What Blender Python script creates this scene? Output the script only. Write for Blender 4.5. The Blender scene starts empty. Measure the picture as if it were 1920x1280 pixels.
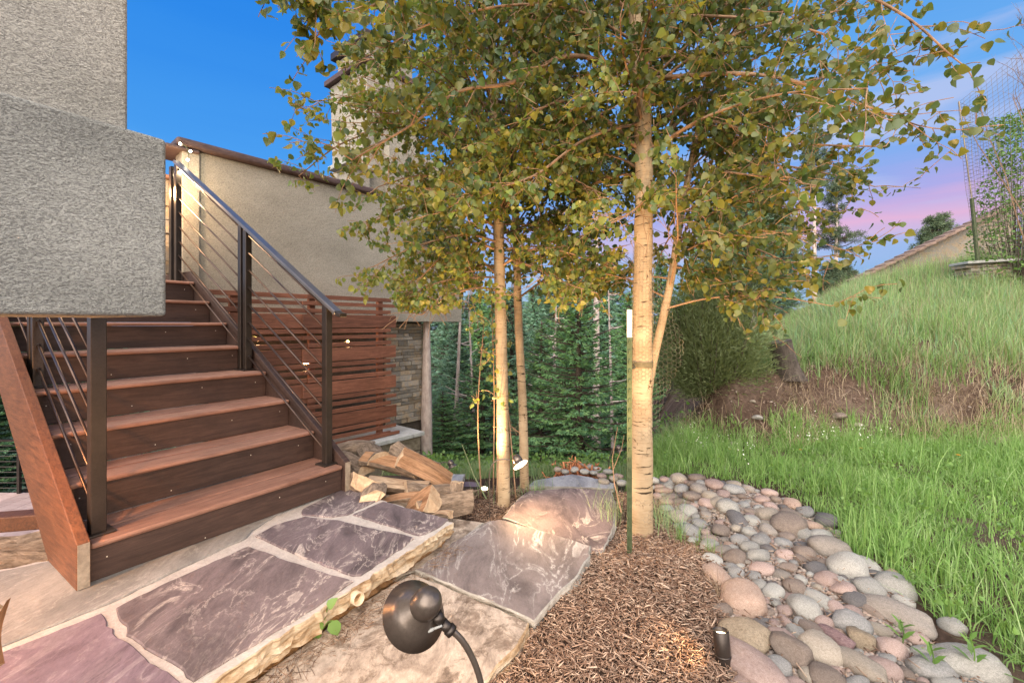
import bpy, math, random
import numpy as np
from mathutils import Vector, Matrix, noise as mnoise
R = math.radians
rnd = random.Random(7)
nr = np.random.RandomState(7)
SC = bpy.context.scene
COL = SC.collection

# ------------------------------------------------------------------ camera
F_PX, HOR, HC = 825.0, 607.0, 1.07
cd = bpy.data.cameras.new('camera')
cam = bpy.data.objects.new('camera', cd); COL.objects.link(cam)
cd.sensor_width = 36; cd.lens = F_PX * 36 / 1920
cd.shift_y = -(640 - HOR) / 1920
cd.clip_start = 0.05; cd.clip_end = 2000
cam.location = (0, 0, HC); cam.rotation_euler = (R(90), 0, 0)
SC.camera = cam

# ------------------------------------------------------------------ world
SUN_EL, SUN_AZ = R(38), R(200)
w = bpy.data.worlds.new('World'); SC.world = w; w.use_nodes = True
nt = w.node_tree; nt.nodes.clear()
N = nt.nodes.new; L = nt.links.new
out = N('ShaderNodeOutputWorld'); add = N('ShaderNodeAddShader')
bg1 = N('ShaderNodeBackground'); bg2 = N('ShaderNodeBackground')
sky = N('ShaderNodeTexSky'); sky.sky_type = 'NISHITA'; sky.sun_disc = False
sky.sun_elevation = R(8); sky.sun_rotation = SUN_AZ
L(sky.outputs[0], bg1.inputs[0]); bg1.inputs[1].default_value = 0.012
tc = N('ShaderNodeTexCoord'); sep = N('ShaderNodeSeparateXYZ'); L(tc.outputs['Generated'], sep.inputs[0])
def ramp(stops, inter='LINEAR', n=None):
    r = (n or N)('ShaderNodeValToRGB'); cr = r.color_ramp; cr.interpolation = inter
    while len(cr.elements) > len(stops): cr.elements.remove(cr.elements[-1])
    while len(cr.elements) < len(stops): cr.elements.new(0.5)
    for e, (p, c) in zip(cr.elements, stops):
        e.position = p; e.color = (*c, 1) if len(c) == 3 else c
    return r
cn = N('ShaderNodeTexNoise'); cmap = N('ShaderNodeMapping'); cmap.inputs['Scale'].default_value = (1.6, 1.6, 13)
L(tc.outputs['Generated'], cmap.inputs[0]); L(cmap.outputs[0], cn.inputs['Vector'])
cn.inputs['Scale'].default_value = 1.5; cn.inputs['Detail'].default_value = 10; cn.inputs['Distortion'].default_value = .6
# elevation (z) shifted a little by streaky noise
ma = N('ShaderNodeMath'); ma.operation = 'MULTIPLY_ADD'; ma.inputs[1].default_value = 0.10; 
L(cn.outputs[0], ma.inputs[0]); L(sep.outputs['Z'], ma.inputs[2])
sb = N('ShaderNodeMath'); sb.operation = 'SUBTRACT'; sb.inputs[1].default_value = 0.05; L(ma.outputs[0], sb.inputs[0])
# east side (right of the picture): light blue with a pink belt
r_e = ramp([(0.0, (.30, .48, .74)), (.08, (.20, .38, .74)), (.13, (.28, .40, .76)), (.172, (.72, .38, .62)), (.215, (.38, .34, .74)),
            (.27, (.20, .36, .80)), (.38, (.12, .38, .84)), (.60, (.05, .31, .82)), (1, (.03, .24, .72))])
# west side (left): deeper clear blue
r_w = ramp([(0.0, (.40, .55, .80)), (.15, (.13, .42, .86)), (.32, (.035, .30, .84)), (.55, (.003, .215, .80)), (1, (.012, .22, .66))])
L(sb.outputs[0], r_e.inputs[0]); L(sb.outputs[0], r_w.inputs[0])
mr = N('ShaderNodeMapRange'); mr.inputs['From Min'].default_value = -0.35; mr.inputs['From Max'].default_value = 0.55
L(sep.outputs['X'], mr.inputs[0])
mx = N('ShaderNodeMix'); mx.data_type = 'RGBA'; L(mr.outputs[0], mx.inputs[0]); L(r_w.outputs[0], mx.inputs[6]); L(r_e.outputs[0], mx.inputs[7])
# thin cloud veils
cr2 = ramp([(.46, (0, 0, 0)), (.68, (1, 1, 1))]); L(cn.outputs[0], cr2.inputs[0])
mv = N('ShaderNodeMath'); mv.operation = 'MULTIPLY'; L(cr2.outputs[0], mv.inputs[0]); mv.inputs[1].default_value = .55
mv2 = N('ShaderNodeMath'); mv2.operation = 'MULTIPLY'; L(mv.outputs[0], mv2.inputs[0]); L(mr.outputs[0], mv2.inputs[1])
mx2 = N('ShaderNodeMix'); mx2.data_type = 'RGBA'; L(mv2.outputs[0], mx2.inputs[0]); L(mx.outputs[2], mx2.inputs[6]); mx2.inputs[7].default_value = (.62, .60, .80, 1)
# afterglow side of the sky, behind the photographer: pale and bright all the way up
mb = N('ShaderNodeMapRange'); mb.inputs['From Min'].default_value = 0.25; mb.inputs['From Max'].default_value = -0.75
mb.interpolation_type = 'SMOOTHSTEP'
L(sep.outputs['Y'], mb.inputs[0])
mx3 = N('ShaderNodeMix'); mx3.data_type = 'RGBA'; L(mb.outputs[0], mx3.inputs[0]); L(mx2.outputs[2], mx3.inputs[6]); mx3.inputs[7].default_value = (3.2, 2.85, 2.6, 1)
L(mx3.outputs[2], bg2.inputs[0]); bg2.inputs[1].default_value = 0.46
L(bg1.outputs[0], add.inputs[0]); L(bg2.outputs[0], add.inputs[1]); L(add.outputs[0], out.inputs[0])

# ------------------------------------------------------------------ sun (very soft, sun already down)
sd = bpy.data.lights.new('sun', 'SUN'); sd.energy = 2.6; sd.angle = R(75); sd.color = (1.0, .92, .82)
sun = bpy.data.objects.new('sun', sd); COL.objects.link(sun)
sdir = Vector((math.cos(SUN_EL) * math.sin(SUN_AZ), math.cos(SUN_EL) * math.cos(SUN_AZ), math.sin(SUN_EL)))
sun.rotation_euler = sdir.to_track_quat('Z', 'Y').to_euler()
sun.location = (0, -3, 6)
vs = SC.view_settings; SC.display_settings.display_device = 'sRGB'
vs.view_transform = 'Standard'; vs.look = 'None'; vs.gamma = 1; vs.use_curve_mapping = False; vs.exposure = 1.08
SC.cycles.max_bounces = 6; SC.cycles.diffuse_bounces = 3; SC.cycles.transparent_max_bounces = 8
try:
    SC.cycles.use_denoising = True
except Exception: pass

# ------------------------------------------------------------------ geometry helpers
def G(u, v, z):
    d = (HC - z) * F_PX / (v - HOR)
    return ((u - 960) / F_PX * d, d, z)
def D(u, v, d):
    return ((u - 960) / F_PX * d, d, HC - (v - HOR) / F_PX * d)
def sstep(a, b, x):
    t = np.clip((x - a) / (b - a), 0, 1); return t * t * (3 - 2 * t)

# ------------------------------------------------------------------ materials
MATS = {}
def new_mat(name):
    m = bpy.data.materials.new(name); m.use_nodes = True
    t = m.node_tree; t.nodes.clear()
    o = t.nodes.new('ShaderNodeOutputMaterial'); b = t.nodes.new('ShaderNodeBsdfPrincipled')
    t.links.new(b.outputs[0], o.inputs[0])
    MATS[name] = m
    return m, t, b, o
def coordv(t, kind, scale):
    c = t.nodes.new('ShaderNodeTexCoord'); mp = t.nodes.new('ShaderNodeMapping')
    if kind == 'World':
        g = t.nodes.new('ShaderNodeNewGeometry'); t.links.new(g.outputs['Position'], mp.inputs[0])
    else: t.links.new(c.outputs[kind], mp.inputs[0])
    mp.inputs['Scale'].default_value = scale
    # every object gets its own stretch of the pattern
    oi = t.nodes.new('ShaderNodeObjectInfo'); mu = t.nodes.new('ShaderNodeMath'); mu.operation = 'MULTIPLY'; mu.inputs[1].default_value = 37.0
    t.links.new(oi.outputs['Random'], mu.inputs[0])
    if kind != 'World':
        cb = t.nodes.new('ShaderNodeCombineXYZ')
        for i in range(3): t.links.new(mu.outputs[0], cb.inputs[i])
        t.links.new(cb.outputs[0], mp.inputs['Location'])
    return mp.outputs[0]
def noise(t, vec, scale, detail=6, rough=.6, dist=0):
    n = t.nodes.new('ShaderNodeTexNoise'); t.links.new(vec, n.inputs['Vector'])
    n.inputs['Scale'].default_value = scale; n.inputs['Detail'].default_value = detail
    n.inputs['Roughness'].default_value = rough; n.inputs['Distortion'].default_value = dist
    return n.outputs[0]
def tramp(t, fac, stops, inter='LINEAR'):
    r = ramp(stops, inter, t.nodes.new); t.links.new(fac, r.inputs[0]); return r.outputs[0]
def mixc(t, fac, a, b, mode='MIX'):
    m = t.nodes.new('ShaderNodeMix'); m.data_type = 'RGBA'; m.blend_type = mode
    for s, v in ((0, fac), (6, a), (7, b)):
        if hasattr(v, 'links') or hasattr(v, 'is_linked'): t.links.new(v, m.inputs[s])
        elif s == 0: m.inputs[0].default_value = v
        else: m.inputs[s].default_value = (*v, 1)
    return m.outputs[2]
def bump(t, b, h, strength=.5, dist=.01, prev=None):
    n = t.nodes.new('ShaderNodeBump'); t.links.new(h, n.inputs['Height'])
    n.inputs['Strength'].default_value = strength; n.inputs['Distance'].default_value = dist
    if prev: t.links.new(prev, n.inputs['Normal'])
    t.links.new(n.outputs[0], b.inputs['Normal']); return n.outputs[0]
def objvar(t, c, lo=.8, hi=1.2):
    oi = t.nodes.new('ShaderNodeObjectInfo'); m = t.nodes.new('ShaderNodeMapRange')
    t.links.new(oi.outputs['Random'], m.inputs[0]); m.inputs['To Min'].default_value = lo; m.inputs['To Max'].default_value = hi
    h = t.nodes.new('ShaderNodeHueSaturation'); t.links.new(c, h.inputs['Color']); t.links.new(m.outputs[0], h.inputs['Value'])
    return h.outputs[0]
def simple(name, c1, c2, scale=8, stretch=(1, 1, 1), rough=.8, b=.3, bs=60, bd=.004, metal=0, kind='Object', var=(.85, 1.15), spec=.3, dist=0, stops=None, detail=8):
    m, t, p, o = new_mat(name)
    v = coordv(t, kind, stretch)
    n1 = noise(t, v, scale, detail, .65, dist)
    c = tramp(t, n1, stops or [(.3, c1), (.7, c2)])
    n2 = noise(t, v, bs, 5, .7)
    c = mixc(t, .35, c, tramp(t, n2, [(.3, (.25, .25, .25)), (.75, (1, 1, 1))]), 'MULTIPLY')
    if var: c = objvar(t, c, *var)
    t.links.new(c, p.inputs['Base Color'])
    p.inputs['Roughness'].default_value = rough; p.inputs['Metallic'].default_value = metal
    p.inputs['Specular IOR Level'].default_value = spec
    if b: bump(t, p, n2, b, bd)
    return m

def mk_stucco(name, c1, c2, sc, bd, pa=.75):
    m, t, p, o = new_mat(name)
    v = coordv(t, 'Object', (1, 1, 1.7))
    n1 = noise(t, v, sc, 3, .6, .6); n2 = noise(t, v, sc * 3.5, 3, .7); n3 = noise(t, v, 1.6, 5, .6)
    c = tramp(t, n3, [(.3, c1), (.7, c2)])
    pit = tramp(t, n1, [(.40, (.22, .22, .24)), (.54, (1, 1, 1))])
    c = mixc(t, pa, c, pit, 'MULTIPLY')
    t.links.new(c, p.inputs['Base Color']); p.inputs['Roughness'].default_value = .95; p.inputs['Specular IOR Level'].default_value = .15
    n7 = noise(t, v, sc * .3, 3, .5, .5); a0 = t.nodes.new('ShaderNodeMath'); a0.operation = 'ADD'; t.links.new(n7, a0.inputs[0]); t.links.new(n1, a0.inputs[1]); a = t.nodes.new('ShaderNodeMath'); a.operation = 'MULTIPLY_ADD'; a.inputs[1].default_value = .35; t.links.new(n2, a.inputs[0]); t.links.new(a0.outputs[0], a.inputs[2])
    bump(t, p, a.outputs[0], 1.0, bd)
    return m
M_STUC = mk_stucco('coarse_stucco', (.40, .405, .38), (.66, .66, .62), 150, .016, .55)
M_STUCW = mk_stucco('warm_coarse_stucco', (.46, .445, .40), (.70, .67, .61), 150, .014, .5)
M_STUC2 = mk_stucco('beige_stucco', (.27, .25, .21), (.36, .335, .285), 80, .006, .4)

def mk_flag(name, dark, mid, pale, amt=.5, sc=2.2, ang=0.6, rough=.75, mott=0):
    m, t, p, o = new_mat(name)
    c_ = t.nodes.new('ShaderNodeTexCoord'); mp = t.nodes.new('ShaderNodeMapping')
    g = t.nodes.new('ShaderNodeNewGeometry'); t.links.new(g.outputs['Position'], mp.inputs[0])
    mp.inputs['Rotation'].default_value = (0, 0, ang); mp.inputs['Scale'].default_value = (2.4, 1, 1)
    v = mp.outputs[0]
    n1 = noise(t, v, sc, 10, .62, 1.4); n2 = noise(t, v, sc * 2.7, 12, .72, 2.0); n3 = noise(t, v, 38, 8, .8, .4); n4 = noise(t, v, 130, 4, .8)
    base = tramp(t, n1, [(.34, dark), (.52, mid), (.68, tuple(x * 1.25 for x in mid))])
    # wispy lime bloom: narrow bands of a distorted noise
    n5 = noise(t, v, 1.9, 4, .5, .3); n6 = noise(t, v, sc * 1.3, 9, .6, .9)
    pm0 = tramp(t, n6, [(.46, (0, 0, 0)), (.495, (.10,) * 3), (.505, (1, 1, 1)), (.515, (.30,) * 3), (.54, (.0,) * 3), (.60, (.0,) * 3), (.63, (.75,) * 3), (.70, (.5,) * 3)])
    mk_ = t.nodes.new('ShaderNodeMath'); mk_.operation = 'MULTIPLY'; t.links.new(pm0, mk_.inputs[0]); t.links.new(tramp(t, n5, [(.40, (.12,) * 3), (.62, (1, 1, 1))]), mk_.inputs[1]); pm = mk_.outputs[0]
    sp = tramp(t, n3, [(.30, (.35,) * 3), (.50, (1, 1, 1))])
    mm = t.nodes.new('ShaderNodeMath'); mm.operation = 'MULTIPLY'; t.links.new(pm, mm.inputs[0]); t.links.new(sp, mm.inputs[1])
    m2 = t.nodes.new('ShaderNodeMath'); m2.operation = 'MULTIPLY'; m2.inputs[1].default_value = amt; t.links.new(mm.outputs[0], m2.inputs[0])
    c = mixc(t, m2.outputs[0], base, pale)
    if mott:
        g2 = noise(t, g.outputs['Position'], 9, 12, .78, .6); g3 = noise(t, g.outputs['Position'], 2.6, 6, .6, .4)
        am = t.nodes.new('ShaderNodeMath'); am.operation = 'MULTIPLY_ADD'; am.inputs[1].default_value = .55; t.links.new(g3, am.inputs[0]); t.links.new(g2, am.inputs[2])
        c = mixc(t, mott, c, tramp(t, am.outputs[0], [(.66, (.40, .33, .29)), (.74, (.70, .64, .58)), (.77, (1.05, 1.0, .95)), (.9, (1.2, 1.15, 1.1))]), 'MULTIPLY')
    c = mixc(t, .38, c, tramp(t, n4, [(.3, (.45,) * 3), (.65, (1.1,) * 3)]), 'MULTIPLY')
    c = mixc(t, .35, c, tramp(t, n3, [(.35, (.4,) * 3), (.6, (1.15,) * 3)]), 'MULTIPLY')
    t.links.new(c, p.inputs['Base Color']); p.inputs['Roughness'].default_value = rough; p.inputs['Specular IOR Level'].default_value = .25
    b0 = bump(t, p, n2, .35, .005); b1 = bump(t, p, n1, .2, .006, b0); b2 = bump(t, p, n3, .35, .005, b1); bump(t, p, n4, .3, .002, b2)
    return m
M_FLAG = [mk_flag('plum_flagstone', (.066, .054, .060), (.14, .112, .122), (.56, .50, .46), 1.0),
          mk_flag('plum_flagstone_pale', (.080, .064, .068), (.17, .135, .14), (.60, .53, .48), 1.0, 1.7),
          mk_flag('violet_flagstone', (.12, .085, .105), (.19, .14, .17), (.5, .44, .44), .5)]
M_TANFLAG = mk_flag('tan_mottled_flagstone', (.20, .168, .145), (.38, .335, .295), (.52, .46, .39), .5, 3.2, .2, mott=.9)
M_GREYFLAG = mk_flag('grey_sandstone', (.17, .165, .158), (.27, .26, .245), (.52, .50, .46), .5, 1.6, -.55)
M_BLUEFLAG = mk_flag('bluegrey_flagstone', (.22, .22, .24), (.36, .36, .38), (.5, .5, .5), .7)
M_KITE = mk_flag('plum_grey_flagstone', (.11, .092, .092), (.20, .168, .165), (.55, .53, .51), .95, 1.5, 1.6)
M_EDGE = simple('chipped_stone_edge', (.34, .28, .19), (.60, .55, .45), 9, (1, 1, 3.5), .9, .9, 55, .010, kind='World', var=None, stops=[(.3, (.20, .12, .06)), (.42, (.36, .26, .16)), (.55, (.50, .42, .31)), (.7, (.60, .53, .43))])
M_GEDGE = simple('grey_chipped_edge', (.20, .185, .165), (.46, .44, .40), 12, (1, 1, 3), .9, .9, 60, .008, kind='World', var=None)
M_MORTAR = simple('pale_mortar', (.40, .37, .345), (.58, .54, .51), 12, rough=.95, b=.9, bs=90, bd=.006, kind='World', var=None)

def mk_wood(name, dark, light, ax=0, rough=.6, scale=14, spec=.35, bd=.003, ring=18):
    m, t, p, o = new_mat(name)
    s = [7, 7, 7]; s[ax] = .55
    v = coordv(t, 'Object', tuple(s))
    n1 = noise(t, v, scale * .35, 6, .6, 1.2); n2 = noise(t, v, scale * 3, 6, .75)
    c = tramp(t, n1, [(.28, dark), (.5, tuple((a + b) / 2 for a, b in zip(dark, light))), (.72, light)])
    c = mixc(t, .5, c, tramp(t, n2, [(.3, (.35,) * 3), (.65, (1.1,) * 3)]), 'MULTIPLY')
    gw = t.nodes.new('ShaderNodeNewGeometry'); n9 = noise(t, gw.outputs['Position'], 3.5, 8, .7); c = mixc(t, .45, c, tramp(t, n9, [(.35, (.55, .52, .50)), (.62, (1.1, 1.08, 1.05))]), 'MULTIPLY')
    c = objvar(t, c, .78, 1.22)
    t.links.new(c, p.inputs['Base Color']); p.inputs['Roughness'].default_value = rough; p.inputs['Specular IOR Level'].default_value = spec
    bump(t, p, n2, .5, bd)
    return m
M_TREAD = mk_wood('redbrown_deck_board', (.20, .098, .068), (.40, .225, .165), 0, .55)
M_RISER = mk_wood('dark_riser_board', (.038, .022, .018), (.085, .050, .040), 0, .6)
M_STRING = mk_wood('orange_brown_stringer', (.085, .034, .016), (.24, .095, .042), 1, .55, 30)
M_SLAT = mk_wood('cedar_slat', (.12, .045, .025), (.31, .125, .075), 0, .5)
M_DECKW = mk_wood('pink_weathered_deck', (.42, .28, .25), (.56, .42, .38), 0, .7)
M_SPLIT = mk_wood('split_firewood', (.20, .11, .06), (.72, .56, .40), 0, .85, 11, .2, .022)
M_SPLITO = mk_wood('orange_heartwood', (.18, .085, .04), (.60, .36, .21), 0, .85, 11, .2, .022)
M_LOGEND = simple('cut_log_end', (.34, .22, .13), (.62, .48, .33), 22, rough=.9, b=.7, bs=70, bd=.006)
M_PBARK = simple('grey_log_bark', (.10, .07, .05), (.46, .35, .26), 14, (1, 3, 3), .95, 1.0, 40, .014)
M_METAL = simple('dark_bronze_metal', (.040, .032, .028), (.070, .055, .047), 6, rough=.36, b=.12, bs=140, bd=.001, metal=.6, spec=.5, var=None)
M_LAMP = simple('brushed_bronze_lamp', (.12, .095, .08), (.20, .165, .14), 8, rough=.33, b=.15, bs=160, bd=.001, metal=.65, spec=.6, var=None)
M_RAIL = simple('rail_cap_metal', (.13, .12, .12), (.19, .18, .18), 6, rough=.30, b=.1, bs=140, bd=.001, metal=.55, spec=.8, var=None)
M_ROD = simple('bronze_rod', (.07, .048, .04), (.12, .08, .065), 6, rough=.35, b=0, metal=.75, spec=.5, var=None)
M_COPING = simple('dark_brown_coping', (.045, .028, .028), (.11, .07, .065), 14, (1, 4, 4), .55, .5, 40, .006, var=None)
M_VENEER = simple('ledge_stone', (.20, .15, .10), (.42, .34, .25), 7, rough=.9, b=.9, bs=30, bd=.012, var=(.55, 1.35), stops=[(.3, (.16, .14, .12)), (.42, (.36, .28, .19)), (.55, (.26, .25, .23)), (.7, (.45, .34, .22))])
M_BLOCK = simple('rough_retaining_block', (.17, .14, .10), (.36, .30, .22), 18, rough=.95, b=1, bs=26, bd=.02)
M_CAP = simple('grey_cap_stone', (.34, .34, .33), (.52, .52, .50), 8, rough=.9, b=.4, bs=50, bd=.004)
M_JOINT = simple('recess_joint', (.06, .05, .04), (.10, .085, .07), 20, rough=.95, var=None)
M_ROOF = simple('clay_roof_tile', (.14, .095, .075), (.28, .20, .165), 9, rough=.9, b=.5, bs=40)
M_TPOST = simple('green_steel_post', (.055, .075, .035), (.10, .125, .06), 20, rough=.5, metal=.2, b=.2)
M_WHITEP = simple('chipped_white_paint', (.60, .56, .48), (.74, .70, .62), 20, rough=.6, b=.2)
M_WIRE = simple('dull_wire', (.20, .17, .13), (.34, .28, .20), 20, rough=.5, metal=.4, b=0)
M_STRAP = simple('tree_strap', (.10, .085, .05), (.17, .14, .08), 30, rough=.9)
M_PIPE = simple('cream_pipe', (.48, .38, .28), (.60, .50, .38), 20, rough=.6)

def mk_aspen(name, c1, c2):
    m, t, p, o = new_mat(name)
    v = coordv(t, 'Object', (5, 5, 42)); v2 = coordv(t, 'Object', (1, 1, 1)); v3 = coordv(t, 'Object', (9, 9, 170))
    n1 = noise(t, v, 1.4, 4, .6, .3); n2 = noise(t, v2, 5, 6, .6); n3 = noise(t, v3, 1, 3, .7); n4 = noise(t, v2, 13, 5, .75, 1.5)
    c = tramp(t, n2, [(.3, c1), (.7, c2)])
    c = mixc(t, .4, c, tramp(t, n3, [(.36, (.55, .45, .35)), (.5, (1, 1, 1))]), 'MULTIPLY')
    c = mixc(t, 1, c, tramp(t, n1, [(.345, (.10, .08, .065)), (.385, (1, 1, 1))]), 'MULTIPLY')
    c = mixc(t, 1, c, tramp(t, n4, [(.345, (.20, .155, .11)), (.40, (1, 1, 1))]), 'MULTIPLY')
    t.links.new(c, p.inputs['Base Color']); p.inputs['Roughness'].default_value = .75; p.inputs['Specular IOR Level'].default_value = .25
    bump(t, p, n3, .5, .004)
    return m
M_ASPEN = mk_aspen('aspen_bark', (.29, .205, .12), (.46, .35, .225))
M_TWIG = simple('aspen_twig', (.19, .11, .065), (.36, .23, .14), 20, rough=.8, b=.3)
M_PINEBARK = simple('grey_pink_pine_bark', (.34, .27, .245), (.66, .57, .52), 16, (1, 1, .35), .95, .8, 30, .015)
M_DARKBARK = simple('dark_conifer_bark', (.06, .045, .035), (.16, .12, .10), 18, (1, 1, .3), .95, .8, 40, .01)
M_STUMPB = simple('stump_bark', (.035, .028, .024), (.16, .13, .11), 22, (1, 1, .3), .95, 1, 40, .02)

def mk_leaf(name, cols, trans=.35, rough=.42, spec=.45):
    m, t, p, o = new_mat(name)
    g = t.nodes.new('ShaderNodeNewGeometry'); oi = t.nodes.new('ShaderNodeObjectInfo')
    a = t.nodes.new('ShaderNodeMath'); a.operation = 'ADD'; t.links.new(g.outputs['Random Per Island'], a.inputs[0]); t.links.new(oi.outputs['Random'], a.inputs[1])
    f = t.nodes.new('ShaderNodeMath'); f.operation = 'FRACT'; t.links.new(a.outputs[0], f.inputs[0])
    n = len(cols)
    c = tramp(t, f.outputs[0], [(i / (n - 1), cols[i]) for i in range(n)])
    c = objvar(t, c, .78, 1.28)
    t.links.new(c, p.inputs['Base Color']); p.inputs['Roughness'].default_value = rough; p.inputs['Specular IOR Level'].default_value = spec
    if trans:
        tr = t.nodes.new('ShaderNodeBsdfTranslucent'); mxs = t.nodes.new('ShaderNodeMixShader'); mxs.inputs[0].default_value = trans
        bc = mixc(t, 1, c, (1.5, 1.35, .7), 'MULTIPLY'); t.links.new(bc, tr.inputs[0])
        t.links.new(p.outputs[0], mxs.inputs[1]); t.links.new(tr.outputs[0], mxs.inputs[2]); t.links.new(mxs.outputs[0], o.inputs[0])
    return m
M_LEAF = mk_leaf('aspen_leaf', [(.08, .15, .045), (.14, .20, .05), (.23, .23, .045), (.10, .165, .065), (.30, .26, .045), (.07, .13, .065), (.18, .21, .05)], .45, .38, .5)
M_NEEDLE = mk_leaf('spruce_needle', [(.11, .22, .12), (.16, .31, .14), (.24, .40, .16), (.12, .26, .16)], .35, .6, .3)
M_NEEDLE2 = mk_leaf('bluegreen_needle', [(.12, .23, .17), (.17, .30, .22), (.23, .37, .25)], .32, .6, .3)
M_PINEN = mk_leaf('pine_needle', [(.05, .085, .05), (.08, .12, .065), (.12, .15, .08)], .1, .6, .3)
M_JUNIP = mk_leaf('juniper_spray', [(.13, .175, .075), (.19, .24, .11), (.26, .31, .15)], .35, .65, .25)
M_GRASS = mk_leaf('green_grass', [(.11, .23, .055), (.18, .33, .085), (.28, .42, .15), (.15, .28, .075), (.36, .48, .24)], .35, .5, .3)
M_GRASS2 = mk_leaf('slope_grass', [(.14, .24, .09), (.21, .32, .14), (.30, .39, .21), (.35, .35, .20), (.16, .29, .11), (.21, .34, .22)], .3, .6, .25)
M_DRY = mk_leaf('dry_grass', [(.17, .12, .075), (.29, .22, .15), (.42, .34, .25), (.13, .09, .065)], .15, .8, .2)
M_WEED = mk_leaf('weed_leaf', [(.10, .20, .045), (.15, .26, .06), (.12, .22, .07)], .35, .45, .4)
M_CHIP = mk_leaf('mulch_chip', [(.085, .050, .036), (.19, .12, .085), (.33, .23, .17), (.14, .082, .058), (.46, .35, .27), (.10, .060, .042)], 0, .9, .15)
M_FLOWER = mk_leaf('white_flower', [(.75, .75, .70), (.85, .85, .78)], .2, .6, .2)
M_OFLOWER = mk_leaf('orange_flower', [(.8, .30, .03), (.75, .38, .04)], .2, .6, .2)

def mk_ground():
    m, t, p, o = new_mat('bare_soil')
    v = coordv(t, 'World', (1, 1, 1))
    n1 = noise(t, v, 1.2, 8, .65); n2 = noise(t, v, 22, 8, .75); n3 = noise(t, v, 90, 4, .8)
    c = tramp(t, n1, [(.3, (.06, .038, .028)), (.5, (.12, .080, .060)), (.7, (.20, .15, .12))])
    c = mixc(t, .6, c, tramp(t, n2, [(.36, (.22,) * 3), (.62, (1.2,) * 3)]), 'MULTIPLY')
    t.links.new(c, p.inputs['Base Color']); p.inputs['Roughness'].default_value = .97; p.inputs['Specular IOR Level'].default_value = .1
    b1 = bump(t, p, n2, 1, .03); bump(t, p, n3, .8, .008, b1)
    return m
M_SOIL = mk_ground()

ROCKCOL = {'pink': ((.40, .25, .21), (.58, .42, .36)), 'orange': ((.48, .28, .19), (.66, .46, .34)), 'grey': ((.24, .235, .23), (.43, .42, .40)),
           'pale': ((.34, .33, .30), (.54, .52, .47)), 'tan': ((.34, .28, .21), (.52, .44, .35)), 'brown': ((.22, .16, .125), (.38, .29, .23)),
           'ochre': ((.28, .20, .11), (.52, .40, .26)), 'dark': ((.12, .115, .12), (.24, .22, .215)), 'plum': ((.22, .10, .11), (.46, .29, .28)),
           'greybrown': ((.28, .24, .20), (.42, .36, .31))}
def mk_rock(k):
    c1, c2 = ROCKCOL[k]
    m, t, p, o = new_mat('%s_river_stone' % k)
    v = coordv(t, 'Object', (1, 1, 1))
    n1 = noise(t, v, 9, 6, .6, .8); n2 = noise(t, v, 190, 3, .8); n3 = noise(t, v, 60, 5, .7)
    c = tramp(t, n1, [(.3, c1), (.7, c2)])
    c = mixc(t, .8, c, tramp(t, n2, [(.38, (.22, .20, .19)), (.5, (1, 1, 1)), (.66, (1.35, 1.35, 1.35))]), 'MULTIPLY')
    c = mixc(t, .6, c, tramp(t, n3, [(.36, (.32,) * 3), (.58, (1.2,) * 3)]), 'MULTIPLY')
    h_ = t.nodes.new('ShaderNodeHueSaturation'); h_.inputs['Saturation'].default_value = .80; h_.inputs['Value'].default_value = .95; t.links.new(c, h_.inputs['Color']); c = objvar(t, h_.outputs[0], .75, 1.12)
    t.links.new(c, p.inputs['Base Color']); p.inputs['Roughness'].default_value = .72; p.inputs['Specular IOR Level'].default_value = .3
    b1 = bump(t, p, n3, .7, .006); bump(t, p, n2, .5, .003, b1)
    return m
M_ROCK = {k: mk_rock(k) for k in ROCKCOL}
def emis(name, col, s):
    m, t, p, o = new_mat(name)
    p.inputs['Base Color'].default_value = (*col, 1); p.inputs['Emission Color'].default_value = (*col, 1); p.inputs['Emission Strength'].default_value = s
    return m
M_GLOW = emis('warm_lamp_glow', (1, .80, .50), 6)
M_BULB = emis('string_bulb_glow', (1, .55, .22), 14)
M_BULBW = emis('string_bulb_pale', (1, .92, .68), 14)

# ------------------------------------------------------------------ object helpers
WLOC = {}
def tag(o, label=None, cat=None, group=None, kind=None):
    if label: o['label'] = label
    if cat: o['category'] = cat
    if group: o['group'] = group
    if kind: o['kind'] = kind
    return o
def thing(name, loc, rz=0, label=None, cat=None, group=None):
    o = bpy.data.objects.new(name, None); COL.objects.link(o)
    o.location = loc; o.rotation_euler = (0, 0, rz); o.empty_display_size = .1
    return tag(o, label, cat, group)
def mesh_obj(name, me, mat, parent=None, loc=(0, 0, 0), rot=(0, 0, 0), scale=(1, 1, 1), smooth=False, mats=None):
    o = bpy.data.objects.new(name, me); COL.objects.link(o)
    if mat and not me.materials: me.materials.append(mat)
    if mats:
        me.materials.clear()
        for m in mats: me.materials.append(m)
    if smooth: me.shade_smooth()
    if parent: o.parent = parent
    o.location = loc; o.rotation_euler = rot; o.scale = scale
    return o
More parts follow.
